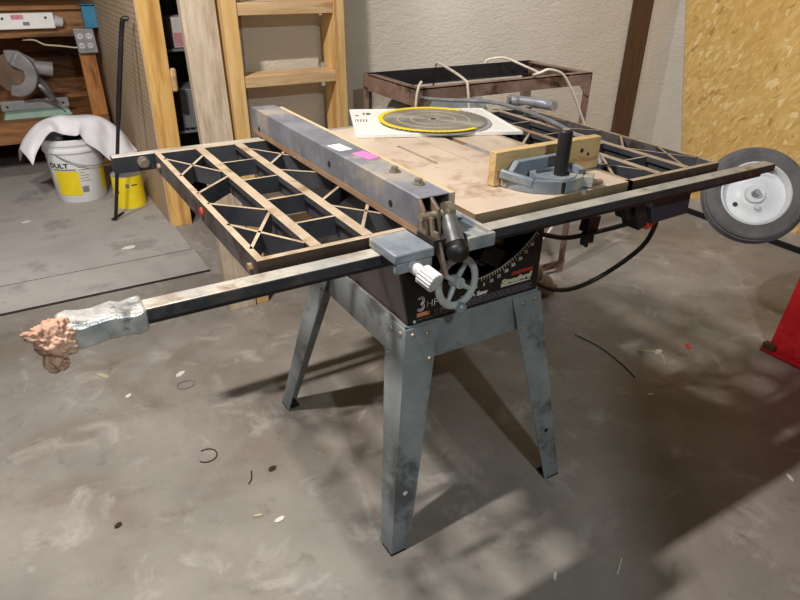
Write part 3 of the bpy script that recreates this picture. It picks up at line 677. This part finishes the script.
# motor tank on the frame's shelf
tk = thing('motor_tank', (.86,1.23,.412), 'pale blue-grey rounded tank sitting inside the rusty frame', 'tank')
b = MB(); prof = [(.001,-.20)]+[(.13*math.sin(R(a)),-.15-.05*math.cos(R(a))) for a in range(10,91,16)]+[(.13*math.sin(R(a)),.15+.05*math.cos(R(a))) for a in range(90,9,-16)]+[(.001,.20)]
b.lathe(prof,(.86,1.23,.695),(1,0,0),36); b.build('tank_shell','tank',tk)
for dx in (-.12,.12):
    b = MB(); b.hexa([(.86+dx-.01,1.13,.412),(.86+dx+.01,1.13,.412),(.86+dx+.01,1.33,.412),(.86+dx-.01,1.33,.412),(.86+dx-.01,1.17,.60),(.86+dx+.01,1.17,.60),(.86+dx+.01,1.29,.60),(.86+dx-.01,1.29,.60)]); b.build('tank_foot','black_metal',tk)
b = MB(); b.cyl((.86,1.23,.82),(.86,1.23,.845),.02); b.build('tank_cap','steel',tk)
b = MB(); b.tube([(1.30,1.33,.735),(1.36,1.30,.732),(1.44,1.25,.722),(1.452,1.2,.722)],.022,12); b.cyl((1.33,1.31,.412),(1.33,1.31,.72),.012)
tag(b.build('bent_pipe','plate'),'short bent grey pipe standing inside the rusty frame','pipe')
# white cord looped over the frame
b = MB(); b.tube([(.625,1.018,.79),(.627,1.016,.86),(.634,1.014,.893),(.648,1.022,.904),(.662,1.05,.897),(.672,1.085,.86),(.69,1.12,.74),(.72,1.15,.60)],.0048,8)
tag(b.build('cord','white_cord'),'short cream cord hooked over the front left corner of the rusty frame','cord')
b = MB(); b.tube([(.97,1.425,.80),(.975,1.420,.87),(.968,1.405,.897),(.94,1.33,.905),(.885,1.16,.902),(.848,1.04,.893),(.842,1.018,.875),(.850,1.014,.80),(.853,1.014,.72)],.0048,8)
tag(b.build('cord','white_cord'),'cream cord stretched from back to front over the middle of the rusty frame','cord')
b = MB(); b.tube([(1.23,1.435,.84),(1.238,1.425,.888),(1.262,1.40,.902),(1.296,1.36,.905),(1.31,1.25,.885),(1.24,1.10,.888),(1.165,1.04,.892),(1.175,1.01,.905),(1.21,1.005,.913),(1.283,1.005,.890),(1.345,1.003,.82),(1.40,1.002,.74),(1.44,1.0,.66),(1.43,1.0,.50),(1.36,.99,.33),(1.27,.985,.22),(1.19,1.0,.22)],.0050,8)
tag(b.build('cord','white_cord'),'cream cord looping over the right half of the rusty frame and hanging down','cord')
b = MB(); b.sphere((1.21,.90,.05),.05,None,(1.2,.9,1),3); b.sphere((1.17,.90,.11),.035,None,(1,.8,1.2),3); b.cyl((1.22,.89,.06),(1.27,.88,.03),.02)
tag(b.build('machine_part','lug'),'small tarnished machine part on the floor beside the frame leg','machine part')

# ------------------------------------------------------------------ leaning timber behind
ld = thing('wooden_ladder', (.36,1.45,0), 'yellow pine ladder with deep steps standing against the textured wall', 'ladder')
for x0,x1 in ((.130,.182),(.545,.588)):
    b = MB(); b.hexa([(x0,1.42,0),(x1,1.42,0),(x1,1.53,0),(x0,1.53,0),(x0-.005,1.50,1.95),(x1-.005,1.50,1.95),(x1-.005,1.61,1.95),(x0-.005,1.61,1.95)]); b.build('side_rail','ladderwood',ld,bevel=.002)
for z in (.14,.385,.63,.873,1.112,1.36,1.60,1.85):
    t = z/1.95; dx = -.005*t; dy = .08*t; b = MB(); b.box((.182+dx+.0003,1.425+dy,z-.022),(.545+dx-.0003,1.525+dy,z+.018)); b.build('rung','rungwood',ld,bevel=.002)
b = MB(); b.hexa([(.012,1.415,0),(.125,1.415,0),(.125,1.453,0),(.012,1.453,0),(-.022,1.568,2.3),(.100,1.568,2.3),(.100,1.606,2.3),(-.022,1.606,2.3)])
b.hexa([(.098,1.425,0),(.1125,1.425,0),(.1125,1.443,0),(.098,1.443,0),(.091,1.598,2.3),(.1055,1.598,2.3),(.1055,1.614,2.3),(.091,1.614,2.3)]) if False else None
tag(b.build('wooden_plank','wood_pale',bevel=.002),'wide weathered pale plank leaning upright left of the ladder','plank')
b = MB(); b.box((.235,1.603,.03),(.535,1.6195,1.22)); tag(b.build('wall_board','wall'),'pale grey board against the wall behind the ladder steps','board')

# ------------------------------------------------------------------ pegboard partition
pg = thing('pegboard_partition', (.09,3.2,0), 'brown pegboard partition ending in a yellow pine post', 'partition')
b = MB(); b.box((.030,2.4602,.0125),(.037,3.08,2.3)); b.build('pegboard_panel','peg',pg)
b = MB(); b.box((.030,3.084,.0125),(.037,4.6,2.3)); b.build('pegboard_panel','peg',pg)
b = MB(); b.box((.037,2.445,0),(.140,2.485,2.3)); b.build('end_post','wood',pg,bevel=.002)
for y in (3.06,3.7,4.3): b = MB(); b.box((.037,y,0),(.135,y+.04,2.3)); b.build('post','wood',pg)
b = MB(); b.box((.1405,2.44,.68),(.170,2.47,.79)); b.build('wood_block','rungwood',pg,bevel=.01)
# black rod against it
b = MB(); b.tube([(.004,2.50,1.005),(-.012,2.505,1.008),(-.026,2.513,.985),(-.060,2.535,.82),(-.12,2.585,.50),(-.205,2.655,.030),(-.222,2.668,.0185),(-.190,2.70,.0185),(-.155,2.74,.0185)],[.011]*14+[.012]*6+[.009]*8+[.006]*12,10,smooth=5)
rod = tag(b.build('iron_rod','black_metal'),'long black iron rod leaning against the pegboard partition','rod')

# shelf rack with goods beyond the post
rk = thing('shelf_rack', (.35,2.78,0), 'black wire shelf rack in the dark gap behind the pine post', 'shelf')
for x in (.165,.62):
    for y in (2.58,2.95):
        b = MB(); b.cyl((x,y,0),(x,y,2.0),.010,n=10); b.build('post','black',rk)
for z in (.10,.46,.86,1.25):
    b = MB(); b.box((.165,2.575,z-.012),(.62,2.583,z)); b.box((.165,2.947,z-.012),(.62,2.955,z))
    for k in range(16): b.box((.18+k*.028,2.583,z-.003),(.184+k*.028,2.947,z))
    b.build('wire_shelf','plate' if z in (.46,.86) else 'black',rk,smooth=0)
b = MB(); b.box((.19,2.96,.0),(.64,2.97,2.0)); b.build('back_panel','black',rk)
def pack(x0,y0,z0,x1,y1,z1,m,label,band=None):
    b = MB(); b.box((x0,y0,z0),(x1,y1,z1)); o = b.build('package',m,bevel=.004); tag(o,label,'package','packages on the black rack')
    if band:
        b = MB(); b.box((x0+.003,y0-.001,z0+(z1-z0)*.05),(x1-.003,y0,z0+(z1-z0)*.5)); b.build('printed_label',band,o)
pack(.215,2.60,.861,.33,2.75,1.00,'card','white and pink package on the upper shelf of the black rack','packpink')
pack(.34,2.62,.861,.50,2.75,.98,'packpink','pink package behind the pale plank on the black rack')
pack(.21,2.62,.461,.36,2.85,.66,'tank','grey-blue package on the lower shelf of the black rack')
pack(.20,2.61,1.255,.40,2.8,1.36,'packpink','dull red package on the topmost visible shelf of the rack')

# ------------------------------------------------------------------ bucket, sheet, can
bk = thing('bucket', (-.300,3.165,.012), 'white plastic bucket with yellow label on the grey floor sheet', 'bucket')
c0 = (-.300,3.165,.012)
b = MB(); b.lathe([(.001,0),(.128,0),(.131,.004),(.146,.285),(.154,.285),(.156,.290),(.153,.305),(.149,.308),(.152,.325),(.158,.328),(.159,.352),(.150,.358),(.144,.350),(.130,.010),(.001,.008)],c0,(0,0,1),56)
b.build('pail','bucket',bk)
def cyl_patch(parent,name,material,c,a0,a1,z0,z1,rf,seg=14):
    b = MB(); A=[];B=[]
    for k in range(seg+1):
        a = R(lerp(a0,a1,k/seg)); A.append(b.bm.verts.new((c[0]+rf(z0)*math.cos(a),c[1]+rf(z0)*math.sin(a),c[2]+z0))); B.append(b.bm.verts.new((c[0]+rf(z1)*math.cos(a),c[1]+rf(z1)*math.sin(a),c[2]+z1)))
    for k in range(seg): b.face([A[k],A[k+1],B[k+1],B[k]])
    return b.build(name,material,parent)
rb = lambda z: .1315+.0152*(z/.285)+.0012
cyl_patch(bk,'yellow_label','yellow',c0,212,266,.045,.185,rb)
cyl_patch(bk,'yellow_label','yellow',c0,318,344,.045,.185,rb)
for k in range(7):
    z = .06+.0 if k==6 else .205-.016*k
    cyl_patch(bk,'small_print','grey_text',c0,268,268+[16,22,12,20,18,22,14][k],z,z+.003 if k<6 else z+.035,lambda z: rb(z)+.0003,5)
cyl_patch(bk,'label_bar','grey_text',c0,212,262,.190,.197,rb)
# curved letters
cu = text('lettering','OULT',.045,(0,0,0),(1,0,0),(0,0,1),'black_ink',bk,bold=.0012)
me = cu.data; xs = [v.co.x+c0[0] for v in me.vertices]
for v in me.vertices:
    gx = v.co.x+c0[0]; gz = v.co.z+c0[2]; z = .205+gz*.8; r = rb(z)+.0008+(-v.co.y-c0[1])*0; a = R(202)+gx/.142
    v.co = V((r*math.cos(a), r*math.sin(a), z))
b = MB(); b.tube([(c0[0]+.150*math.cos(R(a)),c0[1]+.163*math.sin(R(a)),.300-.085*math.sin(R((a-225)/ (405-225)*180))) for a in range(225,406,15)],.003,8); b.build('handle','plate',bk)
# sheet over the bucket
b = MB(); nx, ny = 40, 14
front = [(-.524,.262),(-.50,.31),(-.455,.375),(-.405,.425),(-.350,.415),(-.290,.392),(-.262,.40),(-.235,.345),(-.19,.295),(-.14,.245),(-.095,.205),(-.05,.215),(.000,.262)]
ridge = [(-.561,.335),(-.53,.385),(-.47,.445),(-.403,.478),(-.350,.488),(-.285,.486),(-.218,.484),(-.165,.474),(-.11,.452),(-.06,.405),(-.02,.350),(.010,.300),(.026,.262)]
back = [(-.58,.20),(-.54,.27),(-.48,.34),(-.42,.375),(-.36,.378),(-.29,.378),(-.22,.378),(-.17,.376),(-.13,.372),(-.08,.33),(-.04,.26),(-.01,.20),(.005,.16)]
def cr(pts, t):
    s_ = t*(len(pts)-1); i = min(int(s_),len(pts)-2); f_ = s_-i
    P0 = pts[max(i-1,0)]; P1 = pts[i]; P2_ = pts[i+1]; P3 = pts[min(i+2,len(pts)-1)]
    return tuple(.5*((2*b1)+(-a1+c1)*f_+(2*a1-5*b1+4*c1-d1)*f_*f_+(-a1+3*b1-3*c1+d1)*f_**3) for a1,b1,c1,d1 in zip(P0,P1,P2_,P3))
g = []
for i in range(nx+1):
    t = i/nx; F = cr(front,t); G = cr(ridge,t); K_ = cr(back,t); row = []
    for j in range(ny+1):
        u_ = j/ny
        if u_ < .55:
            q_ = u_/.55; e_ = math.sin(q_*math.pi/2); x = lerp(F[0],G[0],q_); z = lerp(F[1],G[1],e_); y = lerp(2.985,3.08,1-math.cos(q_*math.pi/2))
        else:
            q_ = (u_-.55)/.45; x = lerp(G[0],K_[0],q_); z = lerp(G[1],K_[1],q_**1.6); y = lerp(3.08,3.335,q_)
        fold = .011*math.sin(t*31+u_*3)*(1-u_)+noise.noise(V((x*16,y*14,3)))*.014+(.5-abs(noise.noise(V((x*11+u_*2,y*8,9)))))*.03
        row.append(b.bm.verts.new((x+fold*.3,y-fold,z+fold*.5)))
    g.append(row)
for i in range(nx):
    for j in range(ny): b.face([g[i][j],g[i+1][j],g[i+1][j+1],g[i][j+1]])
o = b.build('drop_sheet','cloth',smooth=R(180)); sol = o.modifiers.new('thick','SOLIDIFY'); sol.thickness = .004; ss = o.modifiers.new('sub','SUBSURF'); ss.levels = 1; ss.render_levels = 2
tag(o,'crumpled grey-white sheet draped over the top of the bucket','sheet')
b = MB(); b.sphere((-.33,3.11,.33),.05,'dark_in',(1.2,.8,1)); b.sphere((-.36,3.09,.365),.022,'steel'); b.sphere((-.27,3.12,.33),.05,'dark_in'); b.box((-.40,3.10,.022),(-.24,3.24,.30),'dark_in')
tag(b.build('tool_bundle','dark_in'),'dark tools poking out of the white bucket under the sheet','tools')
cn = thing('yellow_can', (-.085,2.880,.012), 'dented yellow can with silver cone top beside the white bucket', 'can')
c1 = (-.085,2.880,.012)
b = MB(); b.lathe([(.001,0),(.082,0),(.080,.178),(.001,.178)],c1,(0,0,1),40); b.build('can_body','yellow',cn)
b = MB(); b.lathe([(.080,.178),(.082,.182),(.079,.185),(.050,.205),(.030,.213),(.030,.223),(.001,.224)],c1,(0,0,1),40); b.build('cone_top','steel',cn)
cyl_patch(cn,'printed_spot','grey_text',c1,252,266,.118,.142,lambda z:.0808,6)
cyl_patch(cn,'printed_word','black_ink',c1,274,300,.128,.134,lambda z:.0808,6)
cyl_patch(cn,'smudge','leaf',c1,216,226,.06,.10,lambda z:.0808,6)

# ------------------------------------------------------------------ workbench and what is on it
wb = thing('workbench', (-.9,4.2,0), 'dark wooden workbench with a low shelf at the far left', 'workbench')
b = MB(); b.box((-1.9,3.77,.205),(.0,3.81,.335)); b.build('shelf_fascia','benchwood',wb,bevel=.003)
b = MB(); b.box((-1.9,3.81,.300),(.0,4.55,.335)); b.build('lower_shelf','benchwood',wb)
b = MB(); b.box((-1.9,3.79,.815),(-.0,3.83,.965)); b.build('front_beam','benchwood',wb,bevel=.003)
b = MB(); b.box((-1.9,3.76,.966),(.01,4.60,.99)); b.build('bench_top','benchwood',wb,bevel=.002)
for x in (-.105,-1.85):
    b = MB(); b.box((x,3.7705 if x>-1 else 3.83,.336),(x+.09,3.79 if x>-1 else 3.9,.966)) if x<-1 else b.hexa([(x+.01,3.772,.336),(x+.105,3.772,.336),(x+.105,3.812,.336),(x+.01,3.812,.336),(x,3.742,.815),(x+.088,3.742,.815),(x+.088,3.789,.815),(x,3.789,.815)]); b.build('post','benchpost',wb,bevel=.002)
for x in (-.09,-1.85):
    for y in (3.83,4.45): b = MB(); b.box((x,y,0),(x+.09,y+.09,.30)); b.build('leg','benchwood',wb)
b = MB(); b.box((-1.9,4.50,.335),(0,4.52,.965)); b.build('back_board','benchwood',wb)
lf = thing('light_fixture', (-.45,3.775,.866), 'white strip light fixture fixed along the front of the bench', 'light fixture')
b = MB(); b.hexa([(-.86,3.745,.866),(-.20,3.745,.866),(-.20,3.789,.866),(-.86,3.789,.866),(-.86,3.755,.952),(-.20,3.755,.952),(-.20,3.789,.952),(-.86,3.789,.952)]); b.build('fixture_body','card',lf,bevel=.004)
b = MB(); b.cyl((-.20,3.768,.905),(-.155,3.768,.895),.036,.026,16); b.build('end_cap','white_plastic',lf,bevel=.003)
for x in (-.47,-.245): b = MB(); b.cyl((x,3.7525,.925),(x,3.748,.925),.007,n=10); b.build('screw','black',lf)
b = MB(); b.box((-.425,3.7475,.920),(-.360,3.752,.944)); b.build('red_sticker','packpink',lf)
b = MB(); b.box((-.370,3.7455,.886),(-.335,3.750,.905)); b.build('grey_sticker','grey_text',lf)
op = thing('outlet_plate', (-.06,3.75,.79), 'grey four-socket outlet box on the bench corner post', 'outlet')
b = MB(); b.hexa([(-.105,3.715,.722),(.005,3.715,.722),(.005,3.741,.722),(-.105,3.741,.722),(-.115,3.705,.862),(-.004,3.705,.862),(-.004,3.741,.862),(-.115,3.741,.862)]); b.build('cover_plate','plate',op,bevel=.003)
for i in range(2):
    for j in range(2):
        b = MB(); b.cyl((-.082+.048*i,3.7135,.765+.055*j),(-.082+.048*i,3.705,.765+.055*j),.017,n=16); s_ = b.build('socket','white_plastic',op)
        b = MB(); b.box((-.089+.048*i,3.703,.762+.055*j),(-.086+.048*i,3.706,.772+.055*j)); b.box((-.078+.048*i,3.703,.762+.055*j),(-.075+.048*i,3.706,.772+.055*j)); b.build('slot','black',s_)
b = MB(); b.tube([(-.40,3.83,.80),(-.33,3.80,.80),(-.28,3.775,.775),(-.20,3.765,.765),(-.12,3.730,.755),(-.105,3.728,.757)],.005,8); tag(b.build('cord','straw'),'yellow cord running along under the bench beam to the outlet','cord')
b = MB(); b.box((-.045,3.70,.866),(.03,3.745,.985)); b.box((-.045,3.70,.9905),(.03,3.80,.996)); tag(b.build('masking_tape','bluetape',bevel=.002),'blue tape strip on the bench corner above the outlet','tape')
# mitre saw on the shelf
ms = thing('miter_saw', (-.38,3.98,.335), 'pale green miter saw with round blade guard on the bench shelf', 'miter saw')
b = MB(); b.hexa([(-.600,3.86,.335),(-.200,3.86,.335),(-.200,4.06,.335),(-.600,4.06,.335),(-.580,3.88,.372),(-.220,3.88,.372),(-.220,4.05,.372),(-.580,4.05,.372)]); b.build('base','greenmetal',ms,bevel=.006)
b = MB(); b.box((-.595,3.95,.372),(-.205,3.975,.432)); b.build('back_fence','saw_grey',ms,bevel=.004)
for x in (-.56,-.24): b = MB(); b.cyl((x,3.951,.40),(x,3.945,.40),.007,n=10); b.build('fence_bolt','black',ms)
b = MB(); b.lathe([(.0,.0),(.120,.0),(.120,.012),(0,.012)],(-.47,3.93,.60),(-.55,-1,0),36); b.build('blade','guard',ms)
b = MB(); b.lathe([(.070,-.012),(.135,-.012),(.138,.0),(.138,.022),(.130,.028),(.070,.028),(.070,-.012)],(-.47,3.93,.60),(-.55,-1,0),36,None,R(80),R(290)); b.build('blade_guard','saw_grey',ms)
b = MB(); b.tube([(-.30,4.02,.40),(-.32,4.0,.48),(-.36,3.97,.55),(-.42,3.95,.62)],[.03]*20,12); b.build('saw_arm','plate',ms)
b = MB(); b.obox((-.42,3.92,.665),(.12,.08,.10),(0,.6,.2)); b.build('motor_housing','saw_grey',ms,bevel=.012)
b = MB(); b.cyl((-.38,3.92,.635),(-.26,3.92,.612),.040,.045,20); b.build('motor','saw_grey',ms)
b = MB(); b.tube([(-.36,3.87,.54),(-.33,3.86,.50),(-.29,3.88,.44)],.017,10); b.build('handle','steel',ms)
b = MB(); b.tube([(-.46,3.93,.432),(-.36,3.92,.437),(-.29,3.90,.40),(-.24,3.87,.352)],.004,8); b.build('cord','trimbrown',ms)

# ------------------------------------------------------------------ pneumatic wheel and red machine at right
wc = V((1.60,.328,.560)); wa = V((-.66,-.58,.56)).normalized()
wh = thing('pneumatic_wheel', wc, 'black pneumatic tyre on a white rim, held up at the right edge', 'wheel')
rt = .172
prof = [(.108,-.030),(.118,-.036),(.140,-.040),(.160,-.036)]
for k in range(7):
    h = -.030+k*.010; prof += [(rt-.004-.0035*abs(k-3)*.8,h-.0035),(rt-.0035*abs(k-3)*.8,h-.0025),(rt-.0035*abs(k-3)*.8,h+.0025),(rt-.004-.0035*abs(k-3)*.8,h+.0035)]
prof += [(.160,.036),(.151,.0385),(.149,.0375),(.140,.040),(.131,.0385),(.129,.0375),(.118,.036),(.108,.030),(.108,-.030)]
prof = [(r*.172/.176 if r<.165 else r,h) for r,h in prof]
b = MB(); b.lathe(prof,wc,wa,72); ty = b.build('tyre','rubber',wh,smooth=R(50))
b = MB(); b.lathe([(.109,.028),(.112,.034),(.108,.036),(.103,.030),(.098,.008),(.060,.004),(.050,.012),(.034,.014),(.030,.026),(.001,.026)],wc,wa,56); b.lathe([(.109,-.03),(.10,-.02),(.03,-.01),(.001,-.01)],wc,wa,56); rm = b.build('rim','wheel_white',wh,smooth=R(50))
wu, wv = basis(wa)
b = MB(); b.cyl(wc+wa*.026,wc+wa*.040,.014,.013,20); b.cyl(wc+wa*.040,wc+wa*.050,.010,n=6); b.build('hub_nut','steel_dull',rm)
p = wc+wa*.006-V((0,0,1)).cross(wa).normalized()*0
q = wc+wa*.012+(-wu*0); 
right = V((.86,-.52,0)); right = (right-wa*right.dot(wa)).normalized(); upv = wa.cross(right); upv = upv if upv.z>0 else -upv
b = MB(); p = wc+right*.004-upv*.045+wa*.013; b.cyl(p,p+wa*.010,.009,n=14); b.build('grease_fitting','white_plastic',rm)
b = MB(); p = wc-right*.062-upv*.030+wa*.006; b.cyl(p,p+wa*.004,.008,n=14); b.build('valve_hole','black',rm)
b = MB(); p = wc+right*.045+upv*.085+wa*.030; b.tube([p-right*.02+upv*.006,p,p+right*.02-upv*.012],.004,8); b.build('wheel_weight','rust',rm)
b = MB(); b.tube([wc+wa*.02,wc-wa*.06,wc-wa*.11+right*.03,V((1.72,.30,.515)),V((1.80,.125,.50))],.011,10,smooth=2); b.build('axle','black_metal',wh)
rd = thing('red_machine', (1.85,-.25,0), 'red painted steel machine standing at the right edge of view', 'machine')
b = MB(); b.hexa([(1.660,.146,0),(1.68,-.75,0),(2.10,-.75,0),(2.08,.146,0),(1.660,.100,.62),(1.68,-.70,.62),(2.10,-.70,.62),(2.08,.100,.62)]); b.build('casing','red',rd,bevel=.006)
b = MB(); b.box((1.635,-.76,.0),(1.66,.160,.012)); b.build('base_flange','red',rd,bevel=.002)
b = MB(); b.box((1.640,.115,.010),(1.668,.158,.035)); b.build('corner_bracket','trimbrown',rd)
for y in (-.02,-.35): b = MB(); b.cyl((1.665,y,.10),(1.655,y,.10),.012,n=6); b.build('casing_bolt','bolt',rd)

# ------------------------------------------------------------------ small litter on the floor
def wire(pts, m, label, r=.0018, grp='bits of wire and straw on the floor', cat='wire', name='wire_piece'):
    b = MB(); b.tube(pts, r, 6); tag(b.build(name, m), label, cat, grp)
def circ(cx,cy,r,a0,a1,sq=1): return [(cx+r*math.cos(R(a)),cy+r*sq*math.sin(R(a)),.002) for a in range(a0,a1,20)]
wire(circ(-.311,.623,.028,-150,120),'leaf','thin dark open wire ring lying left of the front leg')
wire(circ(-.273,1.0,.028,0,360,.8),'grey_text','thin grey wire ring lying left of the rear leg')
wire([(-.246,.455,.002),(-.232,.47,.002),(-.222,.50,.002)],'leaf','tiny dark straw left of the front leg below the wire ring')
wire([(1.107,.584,.002),(1.122,.469,.002),(1.105,.349,.002),(1.082,.27,.002)],'leaf','long thin dark wire curving on the floor right of the saw',.0025)
wire([(1.230,.380,.002),(1.280,.345,.002),(1.285,.325,.002),(1.27,.30,.002),(1.24,.27,.002)],'straw','pale yellow bent straw on the floor right of the saw',.003)
wire([(.405,-.262,.002),(.425,-.250,.002),(.45,-.235,.002)],'flake','short white wire on the floor near the bottom edge')
def flake(x,y,s_,m,label,a=0,asp=.5,z=0,ax_=0):
    b = MB(); n = 6; P = [(x+s_*math.cos(a)*math.cos(2*math.pi*i/n)*random.uniform(.8,1.1)-s_*asp*math.sin(a)*math.sin(2*math.pi*i/n), y+s_*math.sin(a)*math.cos(2*math.pi*i/n)+s_*asp*math.cos(a)*math.sin(2*math.pi*i/n)*random.uniform(.8,1.1), .0005+z) for i in range(n)]
    b.prism(P,(0,0,.003)); tag(b.build('debris_chip',m), label, 'chip', 'chips and flakes on the floor')
flake(-.169,.479,.014,'leaf','dark curled chip on the floor left of the front leg',.3,.7)
flake(-.503,1.192,.030,'straw','long pale shaving on the floor below the taped rail end',-1.0,.3)
flake(-.578,.482,.012,'leaf','small dark chip near the left edge of the floor',.5,.7)
flake(1.29,.341,.022,'flake','white chip on the floor between the saw and the red machine',.2,.5)
flake(1.42,.31,.02,'red_ink','small red chip on the floor near the red machine',.9,.5)
flake(1.048,.177,.012,'flake','tiny white chip at the end of the thin dark wire',-.4,.5)
flake(-.219,.295,.016,'flake','white flake on the floor left of the front foot',.2,.5)
flake(-.262,.335,.014,'straw','pale flake beside the white flake left of the front foot',-.3,.3)
flake(-.273,1.07,.02,'flake','white flake beside the grey wire ring',.6,.6)
flake(-.45,1.03,.012,'flake','small white flake below the taped rail',.6,.6)
flake(.273,-.192,.014,'flake','white flake on the floor in front of the saw',.7,.3)
flake(1.077,-.286,.016,'flake','white shaving at the lower right of the floor',1.1,.3)
flake(-.216,2.245,.035,'flake','white smudge flake on the large floor sheet',.1,.6,.0125)
flake(-.62,2.85,.022,'flake','white flake on the floor sheet left of the bucket',.1,.5,.0125)

# ------------------------------------------------------------------ added light-blocking panel (out of frame) and lights
def light(name, loc, power, color, r):
    l = bpy.data.lights.new(name,'POINT'); l.energy = power; l.color = color; l.shadow_soft_size = r
    o = bpy.data.objects.new(name,l); C.objects.link(o); o.location = loc; return o
la = bpy.data.lights.new('strip_lamp','AREA'); la.shape = 'RECTANGLE'; la.size = .20; la.size_y = .05; la.energy = 70; la.color = (1,.91,.82)
lo_ = bpy.data.objects.new('strip_lamp',la); C.objects.link(lo_); lo_.location = (-.78,.40,2.48)
ld_ = bpy.data.lights.new('front_fill','AREA'); ld_.shape = 'RECTANGLE'; ld_.size = 3.2; ld_.size_y = 1.7; ld_.energy = 6; ld_.color = (.96,.98,1)  # added soft fill from behind the camera for upright faces, no real doorway
od_ = bpy.data.objects.new('front_fill',ld_); C.objects.link(od_); od_.location = (-.6,-3.5,1.25); od_.rotation_euler = (R(90),0,R(-8))
light('lamp_cool',(-.30,-1.80,2.4),104,(.88,1.0,1.0),.03)
lg = bpy.data.lights.new('corner_fill','SPOT'); lg.energy = 120; lg.color = (1,.97,.96); lg.shadow_soft_size = .12; lg.spot_size = R(74); lg.spot_blend = .7  # added fill spot to brighten the right-hand walls and the floor there
og = bpy.data.objects.new('corner_fill',lg); C.objects.link(og); og.location = (.9,.1,2.6); og.rotation_euler = (V((2.25,1.60,.80))-V((.9,.1,2.6))).to_track_quat('-Z','Y').to_euler()
ls = bpy.data.lights.new('bench_fill','SPOT'); ls.energy = 150; ls.color = (1,.95,.88); ls.shadow_soft_size = .12; ls.spot_size = R(56); ls.spot_blend = .6  # added fill spot to brighten the bucket and the floor sheets
os_ = bpy.data.objects.new('bench_fill',ls); C.objects.link(os_); os_.location = (-1.35,1.0,2.45); os_.rotation_euler = (V((-.40,3.05,.15))-V((-1.35,1.0,2.45))).to_track_quat('-Z','Y').to_euler()
b = MB(); cq = V((-.044,-1.39,0)); uq = V((.84,-.54,0)).normalized(); vq = V((-.63,-.78,0)).normalized()
q = [cq, cq+vq*.42, cq+vq*.42+uq*.75, cq+uq*.75]
b.hexa([(p.x,p.y,1.92) for p in q]+[(p.x,p.y,1.96) for p in q]); struct(b.build('trim_4','gloom'))  # unseen panel added to block the cool lamp and darken the floor
for k,p in enumerate(q):
    p = p+(sum(q,V((0,0,0)))/4-p).normalized()*.03; b = MB(); b.cyl((p.x,p.y,1.96),(p.x,p.y,2.75),.006,n=8); struct(b.build('trim_%d'%(5+k),'gloom'))  # rods holding up the added light-blocking panel
w = bpy.data.worlds.new('world'); bpy.context.scene.world = w; w.use_nodes = True
w.node_tree.nodes['Background'].inputs[0].default_value = (.8,.85,1,1); w.node_tree.nodes['Background'].inputs[1].default_value = .01

for o in bpy.data.objects:
    if '_o' in o: del o['_o']
sc = bpy.context.scene
sc.view_settings.view_transform = 'Standard'; sc.view_settings.look = 'None'; sc.view_settings.gamma = 1; sc.view_settings.exposure = 0
